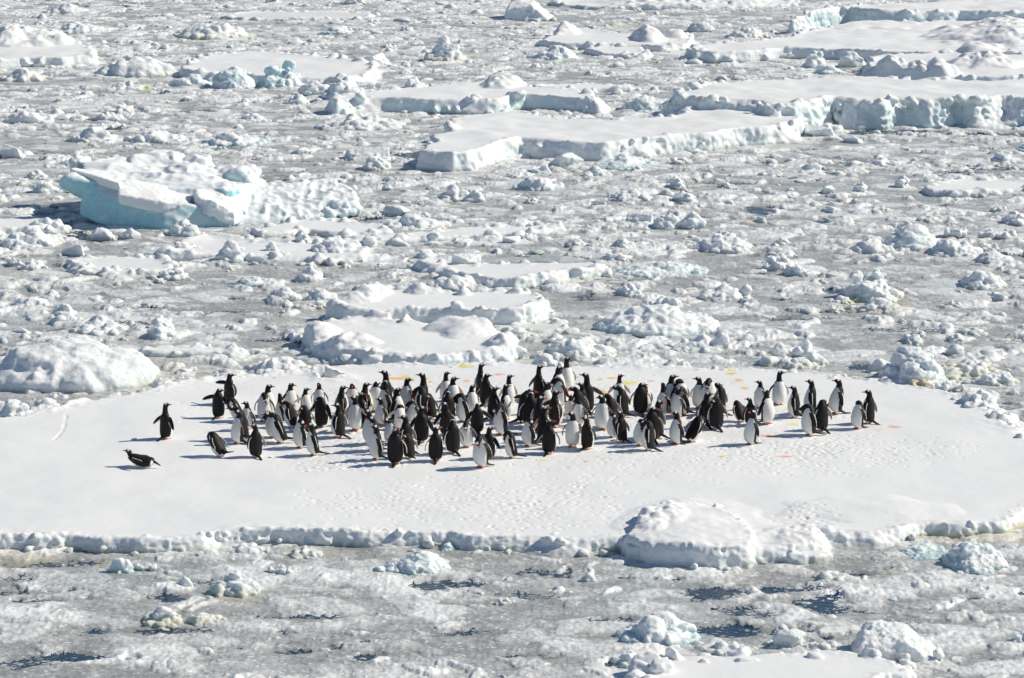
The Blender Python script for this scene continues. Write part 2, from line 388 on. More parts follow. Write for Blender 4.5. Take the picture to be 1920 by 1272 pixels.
def mound_mesh(w, d, h, seed, style='crumbly', blue=.15, yellow=0.0, voxel=None, peaks=None):
    """an ice lump of width w, depth d and height h standing in the water"""
    rs = random.Random(seed); bm = bmesh.new(); m = max(w, d)
    voxel = voxel or max(.018, m * .022)
    if style == 'crumbly':
        blob_bm(bm, (0, 0, -.02), (w * .47, d * .47, h * .42), seed, 3, .10)
        n = int(26 + m * 10 + max(0, m - 1.5) ** 2 * 40)
        for i in range(n):
            a = rs.uniform(0, 6.283); q = math.sqrt(rs.random()) * .93
            x, y = math.cos(a) * q * w * .47, math.sin(a) * q * d * .47
            top = h * (1 - q ** 1.5) * rs.uniform(.55, 1.0) + .03
            r = min(rs.uniform(.05, .16) * min(m, 1.5 + .25 * m), h * .6) * (1.15 - .5 * q)
            blob_bm(bm, (x, y, max(top - r * .8, 0)), (r * rs.uniform(.8, 1.5), r * rs.uniform(.8, 1.4), r * rs.uniform(.6, 1.0)), rs.randint(0, 9999), 2, .16)
        if peaks:
            for (fx, fy, fz, fr) in peaks: blob_bm(bm, (fx * w, fy * d, fz * h), (fr * w, fr * w, fr * w * 1.1), rs.randint(0, 9999), 2, .15)
        rough, sm, bil, fr = .028 * min(m, 1.6), 0, rs.uniform(.3, .8), rs.uniform(.9, 1.5)
    elif style == 'dome':
        blob_bm(bm, (0, 0, 0), (w * .46, d * .46, h * .72), seed, 3, .05)
        for i in range(16):
            a = rs.uniform(0, 6.283); q = rs.random() ** .6 * .78
            hh = h * (1 - q ** 1.8) * rs.uniform(.7, 1.0); r = m * rs.uniform(.10, .2)
            blob_bm(bm, (math.cos(a) * q * w * .47, math.sin(a) * q * d * .47, max(0, hh - r * .45)), (r * rs.uniform(.9, 1.5), r * rs.uniform(.7, 1.2), min(r * .55, h * .4)), rs.randint(0, 9999), 2, .10)
        blob_bm(bm, (rs.uniform(-.12, .12) * w, 0, h * .62), (w * .2, d * .2, h * .38), seed + 5, 2, .12)
        rough, sm, bil, fr = .040 * min(m, 2.2), 2, .45, 1.3
    elif style == 'block':
        hull_bm(bm, (0, 0, h * .32), (w * .5, d * .5, h * .64), seed, 11, rs.random() < .5, (rs.uniform(-.25, .25), rs.uniform(-.3, .3), rs.uniform(-.8, .8)))
        hull_bm(bm, (w * .1, d * .1, h * .3), (w * .36, d * .4, h * .55), seed + 9, 14, False, (rs.uniform(-.4, .4), rs.uniform(-.4, .4), rs.uniform(-.8, .8)))
        for i in range(5):
            a = rs.uniform(0, 6.283)
            blob_bm(bm, (math.cos(a) * w * .46, math.sin(a) * d * .46, .02), (w * .12, d * .12, h * .25), rs.randint(0, 9999), 2, .15)
        rough, sm, bil, fr = .026 * min(m, 1.6), 4, .5, 1.3
    elif style == 'wedge':
        vs = [(-.5, -.35, -.2), (-.5, .4, -.2), (.5, -.45, -.2), (.5, .45, -.2), (-.42, -.3, .62), (-.30, .35, 1.0), (.05, -.30, .80), (.10, .3, .88), (.5, 0, .10)]
        for v in vs: bm.verts.new((v[0] * w, v[1] * d, v[2] * h))
        bmesh.ops.convex_hull(bm, input=bm.verts[:])
        bmesh.ops.delete(bm, geom=[v for v in bm.verts if not v.link_faces], context='VERTS')
        for i in range(16): blob_bm(bm, (rs.uniform(-.1, .5) * w, rs.uniform(-.45, .3) * d, rs.uniform(0, .35) * h), (m * .06, m * .06, m * .045), rs.randint(0, 9999), 2, .2)
        rough, sm, bil, fr = .035 * min(m, 1.6), 2, .5, 1.2
    elif style == 'slab':
        hull_bm(bm, (0, 0, h * .40), (w * .5, d * .5, h * .5), seed, 16, False, (rs.uniform(-.06, .06), rs.uniform(-.06, .06), rs.uniform(-.2, .2)))
        for i in range(9):
            a = rs.uniform(0, 6.283); blob_bm(bm, (math.cos(a) * w * .42, math.sin(a) * d * .42, h * .5), (m * .07, m * .07, h * .4), rs.randint(0, 9999), 2, .2)
        rough, sm, bil, fr = .022, 2, .6, 1.6
    me = bpy.data.meshes.new('ice'); bm.to_mesh(me); bm.free()
    return finish_ice(me, m, voxel, seed, rough, blue, yellow, sm, True, fr, bil)

CHUNK_SPOTS = []
def chunk(label, cat, x0, x1, ytop, ybot, style='crumbly', blue=.12, yellow=0.0, depth=None, seed=1, name='ice_chunk', z=0.0, mat=None, rz=0.0, group=None, hk=1.0, peaks=None):
    """an ice chunk from its extent in the photograph: x0..x1 wide, its waterline at ybot, its summit at ytop"""
    c = at((x0 + x1) / 2, ybot, z); k = px_m(c); w = (x1 - x0) / k
    d = depth or w * .62
    c = at((x0 + x1) / 2, ybot, z); c.y += d * .42
    k2 = px_m(c); ang = math.atan2(CAM_H - z, c.y)
    centre_row = IMG_H / 2 + F_PX * math.tan(math.atan2(CAM_H - z, c.y) - PITCH)
    h = max(.05, (centre_row - ytop) / k2 / math.cos(ang)) * hk
    h = min(h, w * .75)
    me = mound_mesh(w, d, h, seed, style, blue, yellow, voxel=max(.02, c.y * .00042, w * .012), peaks=peaks)
    o = link(name, me, mat or (M_BLUE if blue > .3 else M_ICE)); o.location = (c.x, c.y, z); o.rotation_euler.z = rz
    CHUNK_SPOTS.append((c.x, c.y, max(w, d) * .5))
    return tag(o, label, cat, group)

# ---------------------------------------------------------------- the penguins' floe
MAIN_H = .25
STAINS = [(745,709,26,3,0),(758,705,10,2.5,1),(728,703,8,2,2),(770,714,9,2,1),(870,689,16,2.5,1),(883,690,8,2,1),(800,711,5,2,2),(806,716,6,2,0),(875,715,8,2.5,0),(935,704,9,2,2),(965,741,8,2.5,0),(1178,719,14,5,1),(1186,717,10,3,1),(1124,713,6,2,0),(1148,710,9,2.5,0),(1081,709,6,2,0),(1128,737,7,5,0),(1142,738,5,6,3),(1071,735,5,4,3),(1369,701,11,3,0),(1369,695,10,2,1),(1385,714,10,3,0),(1396,727,11,3,0),(1179,753,9,3,2),(1218,714,7,2,2),(1306,695,5,1.5,2),(1440,819,26,3,2),(1487,796,15,3,1),(1455,814,10,2,0),(1478,768,12,2,1),(1500,738,5,2,0),(1647,806,9,2.5,2),(1680,800,14,3,2),(821,774,14,4,1),(830,777,10,3,1),(1314,787,12,3,3),(1316,784,9,3,2),(1353,858,7,2.5,0),(1362,855,6,2,3),(1016,862,9,2,1),(1098,865,7,2,2),(1103,783,8,3,2),(590,863,7,2,3),(620,731,3,1.5,2),(514,709,3,1.5,2),(1470,856,26,1.5,2)]
SC = [(.86, .50, .07), (.80, .70, .14), (.88, .42, .26), (.86, .68, .46)]
def raster_pits(x0, y0, nx, ny, res):
    rs = random.Random(5); H = np.zeros((ny, nx), np.float32); T = np.zeros((ny, nx), np.float32)
    def pit(cx, cy, rx, ry, dep, an):
        R = max(rx, ry) * 1.8; i0 = int((cx - R - x0) / res); i1 = int((cx + R - x0) / res) + 1; j0 = int((cy - R - y0) / res); j1 = int((cy + R - y0) / res) + 1
        if i0 < 0 or j0 < 0 or i1 >= nx or j1 >= ny: return
        X, Y = np.meshgrid(np.arange(i0, i1) * res + x0 - cx, np.arange(j0, j1) * res + y0 - cy)
        ca, sa = math.cos(an), math.sin(an); U = (X * ca + Y * sa) / rx; Vv = (-X * sa + Y * ca) / ry; r = np.sqrt(U * U + Vv * Vv)
        dep = dep * .5
        H[j0:j1, i0:i1] += -dep * np.exp(-r ** 4) + dep * .4 * np.exp(-((r - 1.35) / .3) ** 2)
    def zone(px, py, rx, ry, n, dep, gauss=True):
        for _ in range(n):
            while True:
                a, b = (rs.gauss(0, .5), rs.gauss(0, .5)) if gauss else (rs.uniform(-1, 1), rs.uniform(-1, 1))
                if a * a + b * b < 1.2: break
            p = at(px + a * rx, py + b * ry, MAIN_H)
            pit(p.x, p.y, rs.uniform(.04, .075), rs.uniform(.025, .05), dep * rs.uniform(.5, 1.2), rs.uniform(0, 3.14))
    zone(1000, 785, 640, 85, 1400, .020); zone(780, 815, 320, 60, 500, .022); zone(1300, 860, 330, 45, 230, .022); zone(1040, 940, 230, 70, 260, .024)
    zone(900, 955, 300, 60, 260, .022); zone(1510, 985, 60, 45, 120, .022); zone(680, 935, 160, 30, 90, .02); zone(640, 870, 120, 16, 200, .02); zone(1560, 845, 260, 30, 300, .025)
    def track(pts, dep=.03, gap=.16):
        for (ax, ay), (bx, by) in zip(pts, pts[1:]):
            a, b = at(ax, ay, MAIN_H), at(bx, by, MAIN_H); L = (b - a).length; n = max(1, int(L / gap)); d = (b - a) / max(L, 1e-6)
            for k in range(n):
                q = a + (b - a) * (k / n); s = .05 if k % 2 else -.05
                pit(q.x - d.y * s, q.y + d.x * s, .055, .03, dep * rs.uniform(.6, 1.2), math.atan2(d.y, d.x))
    track([(1370, 838), (1460, 870), (1560, 885), (1640, 893)]); track([(1300, 880), (1420, 885), (1560, 890)]); track([(1340, 842), (1430, 862), (1500, 862), (1560, 875)], .03, .1)
    track([(700, 990), (780, 975), (860, 950), (930, 920)], .018); track([(1480, 1000), (1520, 960), (1545, 950)], .04, .12); track([(640, 905), (720, 900), (800, 905), (900, 895)], .015)
    track([(455, 719), (490, 717)], .02); track([(1600, 875), (1760, 850), (1860, 842)], .015); track([(905, 885), (1010, 885)], .02)
    return H
def main_attr(me, V, rgba, stain):
    res = .02; x0, x1, y0, y1 = V[:, 0].min(), V[:, 0].max(), V[:, 1].min(), V[:, 1].max()
    nx = int((x1 - x0) / res) + 2; ny = int((y1 - y0) / res) + 2
    H = raster_pits(x0, y0, nx, ny, res)
    ix = np.clip(((V[:, 0] - x0) / res).astype(int), 0, nx - 1); iy = np.clip(((V[:, 1] - y0) / res).astype(int), 0, ny - 1)
    top = V[:, 2] > MAIN_H - .09
    V[:, 2] += H[iy, ix] * top
    # the crack at the left
    cr = [at(x, y, MAIN_H) for x, y in ((112, 766), (120, 772), (124, 782), (121, 797), (117, 808), (108, 818), (98, 826), (92, 832))]
    for a, b in zip(cr, cr[1:]):
        ex, ey = b.x - a.x, b.y - a.y; t = np.clip(((V[:, 0] - a.x) * ex + (V[:, 1] - a.y) * ey) / (ex * ex + ey * ey), 0, 1)
        d = np.hypot(V[:, 0] - a.x - t * ex, V[:, 1] - a.y - t * ey)
        V[:, 2] -= .022 * np.exp(-(d / .018) ** 2) * top * sstep(-.45, .1, noise2(V[:, 0] * 3, V[:, 1] * 1.5, 55))
    put_v(me, V)
    for (sx, sy, rx, ry, ci) in STAINS:
        q = at(sx, sy, MAIN_H); ax = rx / px_m(q); ay = ry * q.y / (F_PX / q.y * CAM_H) ; ay = max(ay, .06)
        wob = .5 * noise2(V[:, 0] * 4, V[:, 1] * 2.2, 77) + .35 * noise2(V[:, 0] * 11, V[:, 1] * 6, 78)
        r = np.sqrt(((V[:, 0] - q.x) / ax) ** 2 + ((V[:, 1] - q.y) / ay) ** 2) + wob
        w = sstep(1.25, .35, r) * .85
        stain[:, :3] = np.where(w[:, None] > stain[:, 3:4], np.array(SC[ci], np.float32), stain[:, :3]); stain[:, 3] = np.maximum(stain[:, 3], w)
    c = at(1000, 770, MAIN_H)
    so_ = sstep(1.15, .3, np.sqrt(((V[:, 0] - c.x) / 6.6) ** 2 + ((V[:, 1] - c.y) / 3.4) ** 2)) * sstep(.05, .55, fbm2(V[:, 0] * 1.6, V[:, 1] * 1.6, 4, 140)) * .30
    m_ = so_ > stain[:, 3]; stain[m_, :3] = (.74, .66, .52); stain[:, 3] = np.maximum(stain[:, 3], so_)
    c = at(1000, 800, MAIN_H)
    r = np.sqrt(((V[:, 0] - c.x) / 7.0) ** 2 + ((V[:, 1] - c.y) / 4.2) ** 2) + .3 * noise2(V[:, 0] * .6, V[:, 1] * .6, 3)
    rgba[:, 0] = np.maximum(rgba[:, 0], .04 + .25 * sstep(1.2, .5, r))
    q = at(1900, 972, .1); dq = np.hypot((V[:, 0] - q.x) / 2.6, (V[:, 1] - q.y) / 1.6)
    rgba[:, 1] = np.maximum(rgba[:, 1], .55 * sstep(1.3, .5, dq) * sstep(.20, .05, V[:, 2]))
main_pts = [(-420,840),(-330,800),(-200,792),(-60,790),(0,785),(60,775),(110,764),(150,752),(205,744),(262,735),(330,719),(420,708),(500,702),(583,694),(592,700),(608,711),(622,710),(640,707),(612,695),(600,688),(660,684),(740,683),(860,685),(960,682),(1100,683),(1200,685),(1330,689),(1450,693),(1560,702),(1640,714),(1700,722),(1770,732),(1830,752),(1885,785),(1925,815),(1990,850),(2040,890),(2010,925),(1925,955),(1905,968),(1880,980),(1800,985),(1740,984),(1700,990),(1640,1003),(1590,1002),(1535,996),(1540,1020),(1470,1030),(1400,1034),(1280,1038),(1180,1026),(1165,1008),(1100,1016),(1040,1016),(960,1008),(880,1006),(840,1000),(770,1001),(700,1000),(600,998),(480,998),(410,1000),(380,1010),(300,1012),(200,1010),(120,1008),(60,1010),(0,1010),(-150,1012),(-300,990),(-400,930)]
main = floe('penguin_floe', 'huge flat snow floe carrying the whole crowd of penguins, trampled and stained orange', 'ice floe', main_pts, h=MAIN_H, rim=.07, und=.06, blue=.15, yellow=.35, step=.03, edge=.14, rough=.05, seed=11, ew=.09, attr_fn=main_attr, tread=.04,
    rubr=.052, rub=1.0,
    bumps=[(1640,955,1.6,.9,.08,.1),(1300,975,1.3,1.6,.08,.3),(1480,1005,.8,.7,.05,1.2)])
bm_ = bmesh.new(); bm_.from_mesh(main.data); MAIN_BVH = BVHTree.FromBMesh(bm_); bm_.free()
def snow_z(x, y):
    r = MAIN_BVH.ray_cast(Vector((x - main.location.x, y - main.location.y, 5)), Vector((0, 0, -1)))
    return r[0].z if r[0] else MAIN_H

# ---------------------------------------------------------------- the other floes
floe('ice_floe', 'long flat snow floe with a sharp left tip, in mid distance right of centre', 'ice floe',
    [(787,283),(800,268),(812,262),(808,252),(845,248),(838,232),(845,222),(900,214),(950,208),(1010,214),(1070,222),(1150,226),(1230,219),(1290,206),(1340,194),(1385,190),(1430,194),(1490,203),(1511,210),(1505,222),(1480,232),(1440,238),(1380,242),(1330,250),(1280,252),(1200,262),(1130,268),(1060,266),(1000,260),(975,258),(945,264),(920,274),(880,286),(850,288),(820,285)],
    h=.62, rim=.05, und=.16, blue=.2, seed=21, ew=.13, rough=.07, rub=.5)
floe('ice_floe', 'huge snow floe with a tall blue shaded cliff, running off the right edge', 'ice floe',
    [(1255,178),(1262,170),(1330,158),(1420,150),(1520,146),(1640,146),(1760,150),(1920,148),(2100,150),(2150,170),(2080,188),(1980,186),(1920,184),(1880,180),(1830,186),(1790,184),(1740,188),(1690,184),(1650,190),(1600,188),(1560,184),(1530,188),(1490,196),(1440,198),(1380,188),(1310,186)],
    h=1.0, rim=.12, und=.15, blue=.5, seed=22, ew=.30, rough=.13, edge=.35)  # strong blue puts the cliff's shade into its wall colour
floe('ice_floe', 'broad snow floe with low humps behind the blue cliff floe at far right', 'ice floe',
    [(1285,92),(1300,86),(1390,78),(1480,70),(1500,60),(1560,52),(1600,46),(1700,42),(1830,38),(1960,36),(2100,44),(2120,100),(1960,104),(1840,98),(1740,100),(1640,96),(1560,92),(1470,90),(1400,96),(1340,98)],
    h=.5, rim=.08, und=.15, blue=.3, seed=23, bumps=[(1860,70,2.8,4.5,.38,.35),(1900,60,1.8,3,.30,.3),(1610,42,2.5,4,.2,.1),(1900,80,1.2,3,.15,.6)])
floe('ice_floe', 'distant floe with a blue shaded bank along the top right edge of the picture', 'ice floe',
    [(1485,26),(1530,18),(1600,10),(1700,6),(1800,2),(1960,0),(2100,4),(2110,26),(1960,24),(1870,22),(1800,20),(1700,22),(1640,20),(1590,14),(1540,20)],
    h=.95, rim=.10, und=.2, blue=.5, seed=24, ew=.25, rough=.1)  # shade of the bank also painted in through the wall's blue
floe('ice_floe', 'snow floe with a row of sharp blue-white peaks on its left end, right of centre', 'ice floe',
    [(1628,112),(1640,104),(1760,98),(1840,96),(1960,92),(2080,100),(2100,135),(1980,142),(1900,146),(1800,146),(1700,140),(1650,136),(1625,126)],
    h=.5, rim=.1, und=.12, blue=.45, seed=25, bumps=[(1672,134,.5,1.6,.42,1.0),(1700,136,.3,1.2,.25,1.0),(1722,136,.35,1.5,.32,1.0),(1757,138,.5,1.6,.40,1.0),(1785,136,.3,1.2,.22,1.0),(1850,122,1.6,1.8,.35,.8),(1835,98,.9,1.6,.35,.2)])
floe('ice_floe', 'long dark-walled floe behind the sharp-tipped floe, under a ridge of rubble, upper centre', 'ice floe',
    [(615,184),(650,178),(690,172),(760,164),(830,158),(900,152),(970,156),(1010,162),(1090,170),(1130,180),(1122,188),(1090,184),(1030,180),(985,178),(930,186),(860,186),(790,186),(720,184),(660,186),(630,190)],
    h=.55, rim=.07, und=.12, blue=.45, seed=26, ew=.13, bumps=[(940,158,.8,1.4,.3,.8)])
floe('ice_floe', 'flat snow floe with the pale blue rubble at its front, upper left', 'ice floe',
    [(338,128),(352,118),(372,106),(420,100),(480,95),(540,100),(620,106),(700,118),(708,130),(690,140),(640,146),(560,146),(480,142),(420,138),(370,136)],
    h=.38, rim=.06, und=.1, blue=.3, seed=27)
floe('ice_floe', 'snow floe cut by the left edge of the picture, near the top', 'ice floe',
    [(-90,100),(-60,84),(0,78),(60,76),(120,76),(160,84),(178,92),(172,104),(120,108),(60,108),(0,112),(-60,112)],
    h=.42, rim=.06, und=.1, blue=.2, seed=28, bumps=[(12,80,1.2,2.2,.35,.8),(60,80,1.8,2,.22,.8),(100,78,1.2,2,.22,.4)])
floe('ice_floe', 'low snow floe with small humps on its back edge, top right of centre', 'ice floe',
    [(1010,76),(1040,66),(1050,58),(1090,52),(1160,62),(1220,66),(1300,70),(1290,84),(1240,88),(1200,84),(1150,84),(1060,82)],
    h=.3, rim=.05, und=.08, blue=.25, seed=29, bumps=[(1058,60,.7,1.6,.35,.6),(1215,74,.7,1.6,.5,.4),(1265,66,.7,1.5,.35,.6)])
floe('ice_floe', 'thin rectangular ice slab just in front of the humped floe, top right of centre', 'ice floe', [(1095,92),(1120,88),(1200,88),(1218,98),(1210,104),(1130,100)], h=.22, seed=30, und=.02)
floe('ice_floe', 'oval low floe of clean snow below the blue iceberg at left', 'ice floe',
    [(130,492),(150,484),(200,481),(260,482),(310,484),(325,494),(322,504),(290,508),(240,511),(190,510),(150,506)], h=.14, rim=.06, und=.04, seed=31, blue=.1)
floe('ice_floe', 'diamond-shaped floe with a sharp corner pointing at the viewer, centre of the picture', 'ice floe',
    [(783,490),(800,484),(840,494),(900,492),(980,492),(1060,492),(1110,492),(1140,500),(1110,508),(1060,514),(1010,520),(970,526),(930,524),(880,516),(830,506)],
    h=.26, rim=.13, und=.03, blue=.2, yellow=.25, seed=32, ew=.08)
floe('ice_floe', 'thick floe with straight front wall and olive waterline, just behind the curled floe', 'ice floe',
    [(614,570),(640,562),(670,552),(700,540),(740,540),(800,548),(880,548),(950,544),(1000,544),(1020,556),(1028,566),(1010,574),(975,582),(920,584),(860,580),(800,578),(740,578),(700,582),(650,580)],
    h=.42, rim=.10, und=.06, blue=.2, yellow=.7, seed=33, bumps=[(690,552,.5,.7,.16,1.2),(660,562,.7,.5,.12,1.2),(800,545,.5,.6,.18,.9),(870,552,.15,.2,.15,.5)])
floe('ice_floe', 'rounded floe with a raised curling snow ridge, directly behind the penguin floe', 'ice floe',
    [(576,622),(590,610),(630,600),(670,592),(720,596),(760,604),(800,606),(840,604),(900,612),(955,630),(962,642),(955,656),(920,664),(880,668),(820,674),(760,672),(700,666),(660,656),(620,648),(585,636)],
    h=.34, rim=.12, und=.08, blue=.2, yellow=.45, seed=34, bumps=[(866,618,.8,1.2,.24,.15,.3),(715,596,.35,.25,.18,.1),(600,624,.5,.7,.15,.9),(660,644,.6,.4,.15,.9),(940,648,.4,.6,.15,.9)])
floe('ice_floe', 'narrow flat slab beside the large white mound at left', 'ice floe', [(262,655),(300,649),(400,650),(455,652),(465,658),(440,661),(350,661),(280,661)], h=.15, rim=.02, und=.02, seed=35)
floe('ice_floe', 'pale thin slab running right from the foot of the blue iceberg', 'ice floe', [(470,430),(520,418),(570,410),(610,412),(660,418),(720,424),(738,432),(690,436),(620,436),(580,430),(540,434),(490,438)], h=.18, rim=.04, und=.03, blue=.2, seed=36)
floe('ice_floe', 'very long narrow strip of flat ice lying below the blue iceberg', 'ice floe', [(612,450),(680,444),(760,436),(850,430),(960,424),(1050,420),(1062,426),(1000,434),(900,440),(800,446),(700,452),(640,455)], h=.17, rim=.03, und=.02, seed=37)
floe('ice_floe', 'flat floe under a bank of rubble in front of the blue iceberg', 'ice floe', [(300,470),(350,452),(385,440),(440,444),(500,456),(560,454),(640,458),(690,470),(680,480),(600,484),(480,482),(380,478),(320,478)], h=.2, rim=.1, und=.1, blue=.15, seed=38)
floe('ice_floe', 'small flat plate of snow at the left edge beside the rubble heap', 'ice floe', [(-60,416),(0,410),(60,408),(110,412),(120,420),(60,428),(0,430),(-60,430)], h=.2, seed=39, und=.03)
floe('ice_floe', 'smooth snow slab cut off by the bottom edge of the picture at right', 'ice floe',
    [(1195,1250),(1215,1236),(1260,1228),(1340,1226),(1440,1222),(1540,1221),(1600,1222),(1640,1230),(1680,1240),(1715,1256),(1700,1262),(1660,1268),(1650,1280),(1640,1330),(1500,1400),(1250,1400),(1150,1330)],
    h=.24, rim=.03, und=.04, blue=.1, seed=40, tread=.15)
floe('ice_floe', 'tilted weathered block of snow leaning on the front edge of the penguin floe', 'ice floe',
    [(1172,1012),(1190,994),(1205,976),(1228,958),(1270,944),(1330,942),(1352,946),(1375,962),(1395,978),(1408,1000),(1418,1020),(1400,1034),(1350,1038),(1290,1036),(1220,1030)],
    h=.30, rim=.05, und=.05, blue=.15, seed=41, edge=.06, rub=1.2, rubr=.05, bumps=[(1305,1000,1.35,1.9,.16,.12),(1222,984,.40,1.2,.04,2.4,-.2),(1268,975,.2,.8,.03,2.2)])
floe('ice_floe', 'small flat slab wedged beside the tilted block on the penguin floe edge', 'ice floe', [(1465,1030),(1500,1022),(1540,1030),(1562,1036),(1540,1044),(1500,1046),(1475,1042)], h=.16, seed=42, rim=.03)
floe('ice_floe', 'snow plate lying among rubble at the right edge, right of the open water gap', 'ice floe', [(1730,350),(1800,336),(1860,336),(1940,340),(1960,352),(1900,356),(1800,360),(1745,358)], h=.2, seed=43, rim=.1)
floe('ice_floe', 'long low white strip across the slush near the top left', 'ice floe', [(420,32),(450,24),(540,22),(640,22),(700,26),(690,34),(600,36),(480,36)], h=.12, rim=.1, seed=44, und=.03)
floe('ice_floe', 'rough grey-white pan of ice across the top right of centre', 'ice floe', [(1035,6),(1060,-4),(1200,-6),(1400,-6),(1500,0),(1480,10),(1380,14),(1250,16),(1100,14)], h=.15, rim=.15, seed=45, und=.1, bumps=[(1240,5,3,4,.15,2),(1380,6,2,3,.12,2)])
floe('ice_floe', 'narrow broken ridge of ice behind the dark-walled floe, upper centre', 'ice floe', [(985,164),(1040,158),(1100,156),(1180,160),(1185,165),(1100,167),(1020,168)], h=.2, rim=.15, seed=46)
floe('ice_floe', 'low smooth slab behind the penguins at the right of the curled floe', 'ice floe', [(900,606),(960,600),(1010,596),(1060,604),(1064,616),(1020,622),(950,618)], h=.1, rim=.02, seed=47, blue=.2)

# ---------------------------------------------------------------- penguins
def loft(rings, mats, n=28, cap=True):
    """rings: (centre, axis_x(front), axis_y(side), front radius, back radius, side radius); returns verts, faces, material per face"""
    V = []; F = []; Mi = []
    for (c, ax, ay, rf, rb, rs_) in rings:
        for k in range(n):
            t = 2 * math.pi * k / n; ct, st = math.cos(t), math.sin(t)
            V.append(c + ax * (ct * (rf if ct > 0 else rb)) + ay * (st * rs_))
    m = len(rings)
    for i in range(m - 1):
        for k in range(n):
            k2 = (k + 1) % n; F.append((i * n + k, i * n + k2, (i + 1) * n + k2, (i + 1) * n + k))
            Mi.append(mats(i / (m - 1), 2 * math.pi * (k + .5) / n))
    b = len(V); V.append(rings[0][0]); V.append(rings[-1][0])
    for k in range(n):
        k2 = (k + 1) % n; F.append((b, k2, k)); Mi.append(mats(0, 2 * math.pi * (k + .5) / n))
        F.append((b + 1, (m - 1) * n + k, (m - 1) * n + k2)); Mi.append(mats(1, 2 * math.pi * (k + .5) / n))
    return V, F, Mi
def interp(pts, n):
    """smooth curve through rows of numbers"""
    P = [pts[0]] + list(pts) + [pts[-1]]; out = []
    for i in range(1, len(P) - 2):
        for j in range(n):
            t = j / n; a, b, c, d = P[i - 1], P[i], P[i + 1], P[i + 2]
            out.append([.5 * (2 * b[k] + (c[k] - a[k]) * t + (2 * a[k] - 5 * b[k] + 4 * c[k] - d[k]) * t * t + (3 * b[k] - a[k] - 3 * c[k] + d[k]) * t ** 3) for k in range(len(b))])
    out.append(list(pts[-1])); return out
